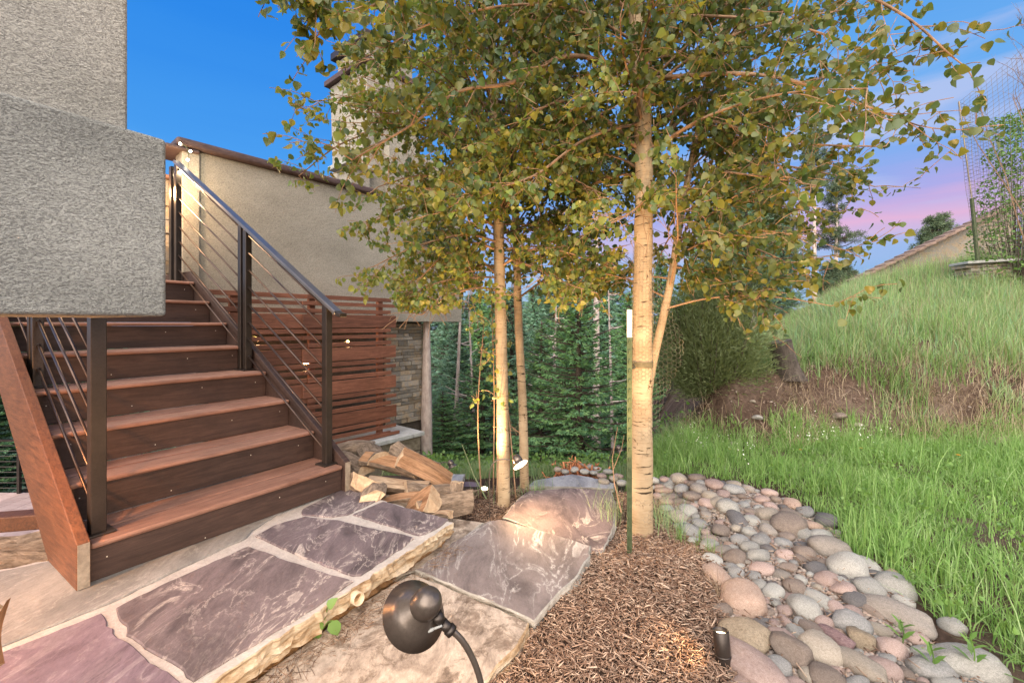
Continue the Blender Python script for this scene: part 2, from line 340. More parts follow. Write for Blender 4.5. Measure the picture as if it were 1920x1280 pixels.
class MB:
    def __init__(s): s.v = []; s.f = []; s.m = []
    def add(s, vs, fs, mi=0):
        n = len(s.v); s.v += [tuple(map(float, p)) for p in vs]; s.f += [tuple(i + n for i in f) for f in fs]; s.m += [mi] * len(fs)
    def box(s, x0, x1, y0, y1, z0, z1, mi=0):
        s.add([(x0, y0, z0), (x1, y0, z0), (x1, y1, z0), (x0, y1, z0), (x0, y0, z1), (x1, y0, z1), (x1, y1, z1), (x0, y1, z1)],
              [(0, 3, 2, 1), (4, 5, 6, 7), (0, 1, 5, 4), (1, 2, 6, 5), (2, 3, 7, 6), (3, 0, 4, 7)], mi)
    def prism(s, poly, ax, a, b, mi=0):
        # poly in the two other axes, extruded along axis ax from a to b
        def P(q, t):
            l = list(q); l.insert(ax, t); return tuple(l)
        n = len(poly); vs = [P(q, a) for q in poly] + [P(q, b) for q in poly]
        fs = [tuple(range(n))[::-1], tuple(range(n, 2 * n))] + [(i, (i + 1) % n, n + (i + 1) % n, n + i) for i in range(n)]
        s.add(vs, fs, mi)
    def bar(s, p, q, w, h, mi=0, up=Vector((0, 0, 1))):
        p = Vector(p); q = Vector(q); d = (q - p).normalized(); sx = d.cross(up)
        if sx.length < 1e-4: sx = Vector((1, 0, 0))
        sx.normalize(); uz = sx.cross(d).normalized()
        vs = []
        for c in (p, q):
            for a, b in ((-1, -1), (1, -1), (1, 1), (-1, 1)): vs.append(c + sx * a * w / 2 + uz * b * h / 2)
        s.add(vs, [(0, 3, 2, 1), (4, 5, 6, 7), (0, 1, 5, 4), (1, 2, 6, 5), (2, 3, 7, 6), (3, 0, 4, 7)], mi)
    def tube(s, pts, rad, n=8, mi=0, cap=True):
        pts = [Vector(p) for p in pts]; k = len(pts)
        rad = rad if hasattr(rad, '__len__') else [rad] * k
        vs = []; up = None
        for i in range(k):
            d = (pts[min(i + 1, k - 1)] - pts[max(i - 1, 0)]).normalized()
            if up is None:
                up = Vector((0, 0, 1)) if abs(d.z) < .9 else Vector((1, 0, 0))
            a = d.cross(up)
            if a.length < 1e-5: a = d.cross(Vector((0, 1, 0)))
            a.normalize(); b = a.cross(d).normalized(); up = b
            for j in range(n):
                t = 2 * math.pi * j / n; vs.append(pts[i] + (a * math.cos(t) + b * math.sin(t)) * rad[i])
        fs = [(i * n + j, i * n + (j + 1) % n, (i + 1) * n + (j + 1) % n, (i + 1) * n + j) for i in range(k - 1) for j in range(n)]
        if cap: fs += [tuple(range(n))[::-1], tuple(range((k - 1) * n, k * n))]
        s.add(vs, fs, mi)
    def lathe(s, prof, n=24, M=None, mi=0):
        vs = []; 
        for r, z in prof:
            for j in range(n):
                t = 2 * math.pi * j / n; p = Vector((r * math.cos(t), r * math.sin(t), z)); vs.append(M @ p if M else p)
        k = len(prof)
        s.add(vs, [(i * n + j, i * n + (j + 1) % n, (i + 1) * n + (j + 1) % n, (i + 1) * n + j) for i in range(k - 1) for j in range(n)], mi)
    def build(s, name, mat, parent=None, smooth=False, origin=None, bevel=0, mats=None, kind=None, seg=2):
        v = np.array(s.v, dtype=float)
        o = (v.min(0) + v.max(0)) / 2 if origin is None else np.array(origin, float)
        me = bpy.data.meshes.new(name); me.from_pydata((v - o).tolist(), [], s.f)
        if mats:
            for m in mats: me.materials.append(m)
            me.polygons.foreach_set('material_index', s.m)
        else: me.materials.append(mat)
        me.update()
        if smooth: me.shade_smooth()
        ob = mesh_obj(name, me, None, parent, tuple(o))
        if bevel:
            b = ob.modifiers.new('bevel', 'BEVEL'); b.width = bevel; b.segments = seg; b.limit_method = 'ANGLE'; b.angle_limit = R(40)
        if kind: ob['kind'] = kind
        return ob
def np_mesh(name, V, Fq, mat, smooth=False):
    """V (n,3), Fq (m,k) all faces of the same size k"""
    me = bpy.data.meshes.new(name); V = np.asarray(V, np.float32); Fq = np.asarray(Fq, np.int32)
    k = Fq.shape[1]; m = len(Fq)
    me.vertices.add(len(V)); me.vertices.foreach_set('co', V.ravel())
    me.loops.add(m * k); me.loops.foreach_set('vertex_index', Fq.ravel())
    me.polygons.add(m); me.polygons.foreach_set('loop_start', np.arange(0, m * k, k, dtype=np.int32))
    try: me.polygons.foreach_set('loop_total', np.full(m, k, dtype=np.int32))
    except Exception: pass
    me.update(calc_edges=True); me.validate()
    if mat: me.materials.append(mat)
    if smooth: me.shade_smooth()
    return me

def resample(poly, step):
    o = []
    n = len(poly)
    for i in range(n):
        a = Vector(poly[i]); b = Vector(poly[(i + 1) % n]); k = max(1, int((b - a).length / step))
        for j in range(k): o.append(a.lerp(b, j / k))
    return o
def slab(name, poly, ztop, thick, mat, edge, parent=None, grow=0, jit=.006, step=.03, rough=.010, seed=0, inset=.006, tilt=None):
    """stone slab with irregular outline and chipped sides; poly in world xy; tilt(x,y)->dz"""
    pts = resample([(p[0], p[1]) for p in poly], step)
    area = sum(poly[i][0] * poly[(i + 1) % len(poly)][1] - poly[(i + 1) % len(poly)][0] * poly[i][1] for i in range(len(poly)))
    if area < 0: pts = pts[::-1]
    n = len(pts); cx = sum(p.x for p in pts) / n; cy = sum(p.y for p in pts) / n
    nrm = []
    for i in range(n):
        d = pts[(i + 1) % n] - pts[i - 1]; nn = Vector((d.y, -d.x)); nn.normalize(); nrm.append(nn)
    rings = []
    levels = [(0, -inset), (-.004, 0)]
    m = max(1, int(thick / .016))
    for j in range(1, m + 1): levels.append((-.004 - (thick - .004) * j / m, 0))
    for li, (dz, off) in enumerate(levels):
        ring = []
        for i, p in enumerate(pts):
            q = mnoise.noise(Vector((p.x * 14 + seed, p.y * 14, 0))) * jit * 1.3 + mnoise.noise(Vector((p.x * 40 + seed, p.y * 40, 3))) * jit
            r_ = 0
            if li >= 2: r_ = mnoise.noise(Vector((p.x * 7, p.y * 7 + seed, dz * 95))) * rough * 1.5 + mnoise.noise(Vector((p.x * 36, p.y * 36 + seed, dz * 60))) * rough * .7 - rough * .5 * (li - 1) / m
            t = p + nrm[i] * (q + off + r_ + grow)
            zz = ztop + dz + (tilt(t.x, t.y) if tilt else 0)
            ring.append((t.x, t.y, zz))
        rings.append(ring)
    b = MB(); vs = [v for r_ in rings for v in r_]
    b.add(vs, [tuple(range(n))], 0)
    fs = []
    for k in range(len(rings) - 1):
        for i in range(n): fs.append(((k + 1) * n + i, (k + 1) * n + (i + 1) % n, k * n + (i + 1) % n, k * n + i))
    base = 0
    b.f += [tuple(i + base for i in f) for f in fs]; b.m += [1] * len(fs)
    org = (cx, cy, ztop)
    return b.build(name, None, parent, origin=org, mats=[mat, edge])
# ================================================================== terrain
def fbm(x, y, s, seed=0.0):
    return (np.sin(x * s + 1.3 * np.sin(y * s * .7 + seed)) * np.cos(y * s * 1.1 + 1.7 * np.sin(x * s * .6 + seed * 2)) +
            .5 * np.sin(x * s * 2.3 + seed + 2 * np.sin(y * s * 1.9)) * np.cos(y * s * 2.1 - seed))
def hgt(x, y):
    x = np.asarray(x, float); y = np.asarray(y, float)
    a = x / np.maximum(y, .3)
    yb = 4.35 + 1.1 * np.maximum(0, 2.3 - x) + .12 * np.sin(x * 2.1)
    q = y - yb
    wb = .15 + .85 * sstep(.38, .52, a)
    k = np.interp(a, [.40, .5, .58, .65, .70, .776, .9, 1.08, 2.0], [-.08, .0, .05, .14, .22, .32, .40, .47, .49])
    hill = -.16 + .66 * sstep(0, .80, q) * wb + k * np.clip(q - .55, 0, 3.7) + .02 * np.clip(q - 4.2, 0, 30)
    val = -.17 - .30 * np.clip(y - 3.35, 0, 21)
    wv = sstep(.24, .42, a)
    z = val * (1 - wv) + hill * wv
    sl = sstep(-1.35, -2.3, x) * sstep(2.2, 3.7, y)
    z = z * (1 - sl) + np.minimum(z, -3.0) * sl
    z = np.where(y > 60, z + .0 * x, z)
    pm_ = sstep(-1.2, -.9, x) * sstep(1.45, 1.2, x) * sstep(2.25, 2.6, y) * sstep(4.7, 4.3, y)
    z = z - .05 * pm_
    nz = .012 * fbm(x, y, 5, 1) + .03 * fbm(x, y, 1.7, 2) * sstep(2.2, 5, np.hypot(x, y)) * (1 - pm_) + .035 * np.abs(fbm(x, y, 4.3, 6)) * sstep(.0, .3, q) * sstep(1.3, .7, q) * wv + .015 * fbm(x, y, 11, 3) * sstep(.0, .25, q) * wv
    return z + nz
def hz(x, y): return float(hgt(x, y))
def axis(lo, hi, d, far):
    m = list(np.arange(lo, hi, d)); a = []; s = d; p = hi
    while p < far: a.append(p); s *= 1.25; p += s
    a.append(far); b = []; s = d; p = lo
    while p > -far: p -= s; s *= 1.25; b.append(max(p, -far))
    return np.array(b[::-1] + m + a)
gx = axis(-5, 9, .05, 420); gy = axis(-1, 11, .05, 420)
X, Y = np.meshgrid(gx, gy, indexing='ij'); Z = hgt(X, Y)
# keep the ground under the patio slabs
nx, ny = X.shape; idx = np.arange(nx * ny).reshape(nx, ny)
q4 = np.stack([idx[:-1, :-1], idx[1:, :-1], idx[1:, 1:], idx[:-1, 1:]], -1).reshape(-1, 4)
gm = np_mesh('ground', np.stack([X, Y, Z], -1).reshape(-1, 3), q4, M_SOIL, True)
ground = mesh_obj('ground', gm, None); tag(ground, kind='structure')

# ================================================================== patio and path
def GP(pts, z): return [G(u, v, z)[:2] for u, v in pts]
M_OCHSOIL = simple('ochre_soil', (.14, .075, .035), (.30, .18, .09), 14, rough=.95, b=1, bs=60, bd=.01, kind='World', var=None)
patio = thing('patio', (0, 0, 0)); patio['kind'] = 'structure'
outline = [(-700, 1500), (-260, 1110), (0, 1064), (92, 1046), (300, 930), (420, 880), (640, 905), (712, 933), (850, 976), (380, 1284), (160, 1420)]
soil_bed = slab('soil_bed', GP(outline, 0), -.088, .12, M_SOIL, M_OCHSOIL, patio, grow=-.05, jit=.02, rough=.02)
mort = slab('mortar_bed', GP(outline, 0), -.008, .082, M_MORTAR, M_EDGE, patio, jit=.010, rough=.020, inset=.004, step=.02)
stones = [
 ('grey', [(-420, 1345), (-250, 1116), (0, 1070), (96, 1050), (300, 940), (420, 890), (640, 880), (600, 918), (540, 950), (474, 992), (462, 1006), (330, 1068), (205, 1128), (100, 1170), (8, 1207), (-150, 1262)]),
 (0, [(568, 954), (650, 912), (672, 920), (706, 936), (650, 963), (622, 968), (570, 963)]),
 (0, [(664, 963), (718, 940), (838, 972), (826, 984), (796, 999), (786, 1001)]),
 (0, [(480, 1003), (514, 984), (572, 968), (632, 975), (776, 1007), (750, 1026), (676, 1075), (662, 1077), (566, 1040)]),
 (1, [(219, 1138), (300, 1098), (466, 1023), (536, 1050), (596, 1070), (661, 1088), (560, 1154), (366, 1270), (346, 1252), (250, 1192)]),
 (2, [(-240, 1318), (6, 1222), (188, 1150), (200, 1172), (228, 1200), (280, 1240), (352, 1286), (170, 1405), (-300, 1520), (-500, 1440)]),
]
for i, (mk, poly) in enumerate(stones):
    mat = M_GREYFLAG if mk == 'grey' else M_FLAG[mk]
    s_ = slab('flagstone', GP(poly, 0), 0, .03, mat, mat, patio, jit=.006, rough=.003, seed=i * 3.1, inset=.004, grow=0 if mk == 'grey' else .005)
path = thing('path', (0, 0, 0)); path['kind'] = 'structure'
ZL = -.115
low = [
 (M_TANFLAG, ZL - .012, .05, [(846, 970), (908, 979), (800, 1062), (772, 1072), (700, 1090), (660, 1110), (700, 1060)]),
 (M_KITE, ZL, .09, [(778, 1067), (850, 1015), (916, 975), (938, 972), (1010, 992), (1108, 1022), (1106, 1042), (1084, 1078), (1046, 1114), (1020, 1145), (1002, 1164), (900, 1120)]),
 (M_TANFLAG, ZL - .004, .09, [(772, 1074), (830, 1094), (900, 1126), (994, 1166), (986, 1190), (905, 1284), (860, 1400), (300, 1560), (250, 1500), (446, 1296), (560, 1215), (660, 1140)]),
 (M_FLAG[1], -.155, .08, [(943, 969), (972, 930), (992, 913), (1070, 906), (1146, 912), (1156, 950), (1152, 985), (1130, 1035), (1108, 1036), (1104, 1024), (1010, 994)]),
 (M_BLUEFLAG, -.27, .08, [(990, 911), (1000, 900), (1040, 893), (1072, 888), (1110, 894), (1154, 906), (1150, 916), (1070, 912)]),
 (M_FLAG[2], -.42, .08, [(800, 912), (835, 900), (900, 903), (908, 925), (900, 940), (820, 935)]),
 (M_BLUEFLAG, -.36, .10, [(800, 895), (822, 888), (872, 888), (866, 905), (820, 912)]),
]
for i, (m, zt, th, poly) in enumerate(low):
    tl = None
    if i == 3: tl = lambda x, y: -.10 * max(0, y - 3.05)
    slab('flagstone', GP(poly, zt), zt, th, m, M_GEDGE if i != 2 else M_EDGE, path, jit=.0055, rough=.012, seed=i * 5.7, inset=.008, tilt=tl)

M_CUT = simple('grey_end_grain', (.26, .21, .16), (.44, .37, .29), 40, rough=.9, b=.4)
def sub(parent, m, name, mat, **k):
    o = m.build(name, mat, None, **k); o.parent = parent; o.location = Vector(o.location) - Vector(parent.location); return o
# ================================================================== staircase
A_ANG = math.atan2(.8413, .5405)
SW, T0, RISE, RUN = 1.206, .165, .183, .30
st = thing('staircase', (-1.749, 1.815, 0), A_ANG, 'reddish brown wooden staircase with dark risers climbing to the upper landing', 'stairs')
NT = 8
for n in range(NT):
    y0 = n * RUN; z = T0 + n * RISE
    deep = RUN if n < NT - 1 else 1.2
    for j, (a, b) in enumerate([(-.022, .134), (.142, deep + (.0 if n < NT - 1 else 0))] if n < NT - 1 else [(-.022, .138)] + [(.142 + k * .142, .28 + k * .142) for k in range(7)]):
        m = MB(); m.box(.004, SW - .004, y0 + a, y0 + b - .002, z - .025, z)
        m.build('tread', M_TREAD, st, bevel=.006 if j else .011, seg=3)
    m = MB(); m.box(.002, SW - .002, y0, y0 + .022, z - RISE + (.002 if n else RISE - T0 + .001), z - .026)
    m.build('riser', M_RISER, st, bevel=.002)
# screws in the risers (tiny pale heads)
m = MB()
for n in range(NT):
    for xx in (.07, .42, .80, 1.12):
        for zz in ((.04,) if xx in (.42,) else (.11,)):
            x_ = xx + rnd.uniform(-.03, .03); z_ = T0 + (n - 1) * RISE + zz + rnd.uniform(-.01, .01); y_ = n * RUN - .001
            if z_ > .01: m.box(x_ - .0022, x_ + .0022, y_, y_ + .004, z_ - .0022, z_ + .0022)
m.build('screw_heads', M_WHITEP, st, kind='stuff')
for k, (xa, xb) in enumerate(((-.043, 0), (SW, SW + .042))):
    top = lambda y: .208 + .61 * y
    poly = [(-.035, .0 if k == 0 else -.02), (-.035, .185), (2.2, top(2.2)), (3.4, top(2.2)), (3.4, 1.1), (2.0, 1.06 + .0), (.38, .0)]
    if k == 1: poly = [(-.035, -.10), (-.035, .185), (2.2, top(2.2)), (3.3, top(2.2)), (3.3, 1.1), (2.2, 1.1), (.5, .02), (.3, -.10)]
    m = MB(); m.prism(poly, 0, xa, xb)
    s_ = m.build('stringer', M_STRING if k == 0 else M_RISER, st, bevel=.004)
    m = MB(); m.box(xa + .003, xb - .003, -.038, -.0352, .003 if k == 0 else -.09, .182); sub(s_, m, 'end_grain', M_CUT)
# sloping apron boards hide the open underside
def railing(label, cat, x, parent_loc, flip):
    r = thing('stair_railing', parent_loc, A_ANG, label, cat)
    pw = .046
    zr = lambda y: 1.205 + .60 * (y - .09)
    posts = [(.09, T0), (1.09, T0 + 3 * RISE), (1.168, T0 + 3 * RISE), (2.33, T0 + 7 * RISE), (2.44, T0 + 7 * RISE)]
    for i, (py, pz) in enumerate(posts):
        w_ = pw * (1.15 if (flip and i == 0) else 1)
        m = MB(); m.box(x - w_ / 2, x + w_ / 2, py - w_ / 2, py + w_ / 2, pz + .008, zr(min(py, 2.33)) - .014)
        m.build('post', M_METAL, r, bevel=.003)
        if i in (0, 1, 3):
            m = MB(); m.box(x - .052, x + .052, py - .052, py + (.052 if i != 1 else .12), pz, pz + .009); m.build('base_plate', M_METAL, r, bevel=.002)
    for (ya, yb, za) in ((.09, 1.09, .235), (1.168, 2.33, .235 + .647)):
        for k in range(8):
            z0 = za + k * .132; m = MB(); z1 = z0 + .60 * (yb - ya)
            if z1 > zr(yb) - .03: continue
            m.tube([(x, ya - .02, z0 - .012), (x, yb + .02, z1 + .012)], .0065, 8); m.build('rod', M_ROD, r, smooth=True)
    b = MB()
    for (ya, yb, za) in ((.09, 1.09, .235), (1.168, 2.33, .882)):
        for k in range(8):
            for yy, zz, sg in ((ya, za + k * .132, 1), (yb, za + k * .132 + .6 * (yb - ya), -1)):
                if zz > zr(yy) - .03: continue
                b.tube([(x, yy + sg * .024, zz + sg * .0144), (x, yy + sg * .032, zz + sg * .019)], .010, 8)
    b.build('rod_collars', M_METAL, r, kind='stuff')
    m = MB(); s = Vector((x, -.02, zr(-.02))); e = Vector((x, 2.36, zr(2.36)))
    m.bar(s, e, .056, .026); m.build('handrail', M_RAIL, r, bevel=.004)
    m = MB(); m.bar((x, -.075, zr(-.02) - .016), (x, -.0255, zr(-.02) - .005), .052, .026); m.build('rail_end', M_METAL, r, bevel=.004)
    m = MB(); m.box(x - .6 if not flip else x - .8, x - .03, 2.42, 2.46, T0 + 7 * RISE + .93, T0 + 7 * RISE + .95)
    return r
railing('dark metal stair railing with slanting rods, in front of the beige stucco wall', 'railing', 1.165, (-1.749, 1.815, 0), False)
railing('dark metal stair railing on the left side, partly hidden under the stucco block', 'railing', .05, (-1.749, 1.815, 0), True)

# ================================================================== near stucco corner
bl = thing('stucco_corner', (0, 0, 0), 0, 'grey roughcast stucco house corner with a block jutting over the stairs', 'building wall')
Ad = Vector((.5405, .8413, 0)); Bd = Vector((-.8413, .5405, 0))
Q = Vector(D(313, 430, 1.35)); zt = HC + 345 / F_PX * 1.35; zb = HC + 14 / F_PX * 1.35
def stbox(name, q, lenA, depB, z0, z1, bev, mt=None):
    m = MB(); m.box(-lenA, 0, 0, depB, z0, z1)
    o = m.build(name, mt or M_STUC, bl, bevel=bev, seg=4, origin=(0, 0, 0))
    o.location = (q.x, q.y, 0); o.rotation_euler = (0, 0, A_ANG); return o
stbox('block', Q, 2.6, .62, zb, zt, .012)
# upper wall, set back a little
Q2 = Q + Bd * .06
# slide along A so its edge appears at u=241
t_ = 0
for i in range(2000):
    P = Q2 - Ad * (i * .0005)
    if P.x / P.y * F_PX + 960 < 241: t_ = i * .0005; break
Q2 = Q2 - Ad * t_
stbox('upper_wall', Q2, 2.4, .5, zt - .004, 4.2, .012, M_STUCW)

# ================================================================== house behind
H_ANG = math.atan2(.767, .642); HO = Vector((-3.25, 4.4, 0)); Hx = Vector((.642, .767, 0)).normalized(); Hy = Vector((-.767, .642, 0)).normalized()
def sU(u, c):
    """local x on the plane local y=c seen at picture column u"""
    k = (u - 960) / F_PX; o = HO + Hy * c
    return (k * o.y - o.x) / (Hx.x - k * Hx.y)
hs = thing('house', HO, H_ANG, 'beige stucco house wing with a dark curved coping and a tall chimney', 'house')
e1 = sU(866, 0)
m = MB(); m.box(0, e1, 0, .3, 1.10, 2.82); m.build('wall', M_STUC2, hs, bevel=.01)
s2 = sU(700, 0)
m = MB(); m.box(s2 + .25, e1 - .003, .004, .28, 2.82, 3.6); m.build('wall', M_STUC2, hs, bevel=.01)
m = MB(); m.box(0, e1, .3, 3.5, 1.102, 1.25); m.build('floor_slab', M_STUC2, hs)
m = MB(); m.box(-.05, .10, -.035, .20, 1.2, 2.80); m.build('corner_pillar', M_STUC2, hs, bevel=.01)
m = MB(); m.box(-.10, sU(706, -.06), -.07, .36, 2.82, 2.905); m.build('coping', M_COPING, hs, bevel=.03, seg=4)
m = MB(); m.box(-.19, .10, -.06, .40, 2.775, 2.817); m.build('coping', M_COPING, hs, bevel=.02, seg=3)
m = MB(); m.box(sU(657, .02), sU(694, .02), .02, .36, 2.905, 3.14); m.build('pedestal', M_STUC2, hs, bevel=.01)
m = MB(); m.box(sU(645, 0), sU(703, 0), -.05, .43, 3.14, 3.20); m.build('pedestal_cap', M_CAP, hs, bevel=.012)
# chimney
c0, c1 = sU(692, .12), sU(692, .12) + .82
ch = MB(); 
vs_ = [(c0, .12, 2.906), (c1, .12, 2.906), (c1, 1.1, 2.906), (c0, 1.1, 2.906), (c0 - .05, .12, 4.66), (c1 + .05, .12, 4.66), (c1 + .05, 1.1, 4.66), (c0 - .05, 1.1, 4.66)]
ch.add(vs_, [(0, 3, 2, 1), (4, 5, 6, 7), (0, 1, 5, 4), (1, 2, 6, 5), (2, 3, 7, 6), (3, 0, 4, 7)])
chim = ch.build('chimney', M_STUC2, hs, bevel=.012)
def sub(parent, m, name, mat, **k):
    o = m.build(name, mat, None, **k); o.parent = parent; o.location = Vector(o.location) - Vector(parent.location); return o
m = MB(); m.box(c0 - .12, c1 + .12, .06, 1.16, 4.66, 4.74); sub(chim, m, 'collar', M_COPING, bevel=.01)
m = MB(); m.box(c0 + .02, c1 - .02, .2, 1.0, 4.742, 5.05); sub(chim, m, 'flue', M_STUC2, bevel=.01)
m = MB(); m.box(c0 - .06, c1 + .06, .13, 1.08, 5.052, 5.16); sub(chim, m, 'cap', M_METAL, bevel=.01)
# lower storey: ledge-stone veneer
VE = sU(792, .22)
m = MB(); m.box(.2, VE - .012, .232, .5, -1.3, 1.098); m.build('lower_wall', M_JOINT, hs)
def courses(parent, x0, x1, y, z0, z1, hlist, wlist, mat, dep, nmax=300, gap=.006, name='stone', jit=.012, seed=1):
    rr = random.Random(seed); z = z0; k = 0; cache = {}
    while z < z1 - .015:
        h = min(rr.choice(hlist), z1 - z); x = x0
        while x < x1 - .01:
            w_ = min(rr.choice(wlist) * rr.uniform(.8, 1.2), x1 - x)
            if x1 - x - w_ < .05: w_ = x1 - x
            b = MB(); p = rr.uniform(0, jit)
            b.box(x + gap / 2, x + w_ - gap / 2, y - p, y + dep, z + gap / 2, z + h - gap / 2)
            v0 = b.v
            b.v = [(a + (rr.uniform(-.004, .004)), c + rr.uniform(-.005, .005), d_ + rr.uniform(-.002, .002)) for a, c, d_ in v0]
            b.build(name, mat, parent, bevel=.003, seg=1); k += 1; x += w_
        z += h
    return k
nb = courses(hs, sU(722, .22), VE, .20, -.43, 1.09, [.05, .07, .09, .045], [.16, .24, .32, .11], M_VENEER, .10, seed=4)
# landing stone wall behind the top of the stairs
lw = thing('stone_wall', (-1.749, 1.815, 0), A_ANG, 'warm lit split-face stone wall at the head of the stairs, behind the railing posts', 'wall')
m = MB(); m.box(.75, 1.9, 3.03, 3.3, 1.2, 2.56); m.build('core', M_JOINT, lw)
courses(lw, .75, 1.9, 3.0, 1.44, 2.56, [.14], [.28, .34, .2], M_VENEER, .03, seed=9, jit=.02)
m = MB(); m.box(.7, 1.95, 2.95, 3.35, 2.562, 2.60); m.build('cap', M_TREAD, lw, bevel=.006)
m = MB(); m.box(.2, 1.1, 2.40, 2.50, 2.66, 2.70); m.build('cap_rail', M_TREAD, lw, bevel=.006)
# retaining wall of rough blocks
rw = thing('retaining_wall', HO, H_ANG, 'low wall of rough tan blocks with grey cap slabs under the slatted screen', 'wall')
ry = -.42
m = MB(); m.box(1.2, sU(790, ry) - .01, ry + .055, ry + .3, -1.5, -.47); m.build('core', M_JOINT, rw)
rx1 = sU(790, ry)
z = -1.28
for row in range(4):
    x = 1.2 + (row % 2) * .2
    while x < rx1 - .05:
        w_ = min(.40, rx1 - x)
        b = MB(); b.box(x + .004, x + w_ - .004, ry + rnd.uniform(-.01, .01), ry + .06, z + .004, z + .196); b.build('block', M_BLOCK, rw, bevel=.012, seg=2)
        x += .40
    z += .2
x = 1.2
while x < rx1 - .02:
    w_ = min(.62, rx1 + .03 - x); b = MB(); b.box(x + .003, x + w_ - .003, ry - .04, ry + .66, -.476, -.425); b.build('cap_slab', M_CAP, rw, bevel=.006); x += .62
# slatted screen
ss = thing('slatted_screen', HO, H_ANG, 'reddish cedar screen of wide and narrow horizontal slats beside the stairs', 'screen')
SY = -.25
xa0, xa1 = sU(392, SY), sU(606, SY); xb0, xb1 = sU(577, SY - .03), sU(733, SY - .03)
for px in (sU(440, SY), sU(585, SY + .03), sU(713, SY + .03)):
    m = MB(); m.box(px - .035, px + .035, SY + .022, SY + .082, -.40, 1.39); m.build('post', M_SLAT, ss, bevel=.003)
rows = []; z = 1.41; pat = [(.05, .030), (.045, .040), (.05, .014), (.16, .012)]
first = True
while z > -.36:
    for h, g in pat:
        rows.append((z - h, z, h)); z -= h + g
        if z < -.37: break
m = MB()
for i, (z0, z1, h) in enumerate(rows):
    ext = .0 if i % 4 in (0, 2) else .085
    ss_t = .02
    for (p0, p1, yy) in ((xa0, xa1 + (.0 if i % 2 else .06), SY), (xb0 - (.05 if i % 2 else 0), xb1 + ext, SY - .0225)):
        b = MB(); tl_ = rnd.uniform(-.0015, .0015)
        b.box(p0 + rnd.uniform(-.01, .01), p1 + rnd.uniform(-.008, .008), yy - ss_t / 2, yy + ss_t / 2, z0 + tl_, z1 + tl_)
        b.build('slat', M_SLAT, ss, bevel=.003, seg=1)
b = MB(); b.box(xb0 - .1, xb1 + .12, SY - .06, SY - .035, -.415, -.375); b.build('bottom_rail', M_SLAT, ss, bevel=.003)

# ================================================================== deck far below left
dk = thing('lower_deck', (-9.2, 8.2, -2.3), 0, 'pinkish weathered plank deck far below the stairs on the left', 'deck')
for i in range(16):
    m = MB(); x0 = -3.4 + i * .32
    m.box(x0, x0 + .312, -2.6, .6, -.04, 0); m.build('plank', M_DECKW, dk, bevel=.004, seg=1)
cr_ = thing('cable_railing', (-9.2, 8.75, -2.3), 0, 'black cable railing along the edge of the lower deck', 'railing')
for xx in (-2.2, -.6, .95):
    m = MB(); m.box(xx - .025, xx + .025, -.025, .025, 0, 1.04); m.build('post', M_METAL, cr_)
m = MB(); m.box(-3.4, 1.2, -.03, .03, 1.04, 1.07); m.build('top_rail', M_METAL, cr_)
for k in range(9):
    m = MB(); m.tube([(-3.4, 0, .11 + k * .105), (1.2, 0, .11 + k * .105)], .006, 5); m.build('cable', M_METAL, cr_)
bm_ = thing('timber_beam', G(20, 1010, -.05), 0, 'orange lit timber beam under the stairs', 'beam')
m = MB(); m.bar((-1.4, -.25, .07), (.16, .10, .07), .10, .08); m.build('beam', M_STRING, bm_, bevel=.006)

# ================================================================== things on the skyline, right
rf = thing('tile_topped_wall', (0, 0, 0), 0, 'brown stone wall with a sloping row of clay coping tiles above the grassy slope', 'wall')
ra, rb = Vector(D(1590, 532, 11)), Vector(D(1905, 380, 11))
m = MB(); dv = (rb - ra)
back = Vector((.05, .3, 0))
m.add([ra, rb, rb + Vector((0, 0, -3)), ra + Vector((0, 0, -3)), ra + back, rb + back, rb + back + Vector((0, 0, -3)), ra + back + Vector((0, 0, -3))],
      [(0, 3, 2, 1), (4, 5, 6, 7), (0, 1, 5, 4), (1, 2, 6, 5), (2, 3, 7, 6), (3, 0, 4, 7)])
m.build('wall', M_VENEER, rf)
nt_ = 17
for i in range(nt_):
    p = ra.lerp(rb, i / nt_); q = ra.lerp(rb, (i + 1.12) / nt_)
    m = MB(); m.bar(p + Vector((0, -.06, .03 + .03)), q + Vector((0, -.06, .03)), .32, .07); m.build('tile', M_ROOF, rf, bevel=.015)
# dry wall at the top of the slope
dw = thing('garden_wall', (0, 0, 0), 0, 'low grey-green stone garden wall at the top of the grassy slope', 'wall')
wa, wb_ = Vector(D(1795, 497, 7.6)), Vector(D(2060, 480, 7.2))
for r_ in range(4):
    k = 0; t = (r_ % 2) * .03
    while t < 1:
        t2 = min(1, t + rnd.uniform(.08, .16)); p = wa.lerp(wb_, t + .003); q = wa.lerp(wb_, t2 - .003)
        b = MB(); dz = -.045 - r_ * .062
        b.bar(p + Vector((0, rnd.uniform(-.02, .02), dz)), q + Vector((0, rnd.uniform(-.02, .02), dz)), .3, .056); b.build('stone', M_VENEER, dw, bevel=.006, seg=1); t = t2
t = 0
while t < 1:
    t2 = min(1, t + .2); b = MB(); b.bar(wa.lerp(wb_, t) + Vector((-.02, -.03, .012)), wa.lerp(wb_, t2 - .01) + Vector((0, -.03, .012)), .42, .045); b.build('cap_stone', M_CAP, dw, bevel=.008); t = t2
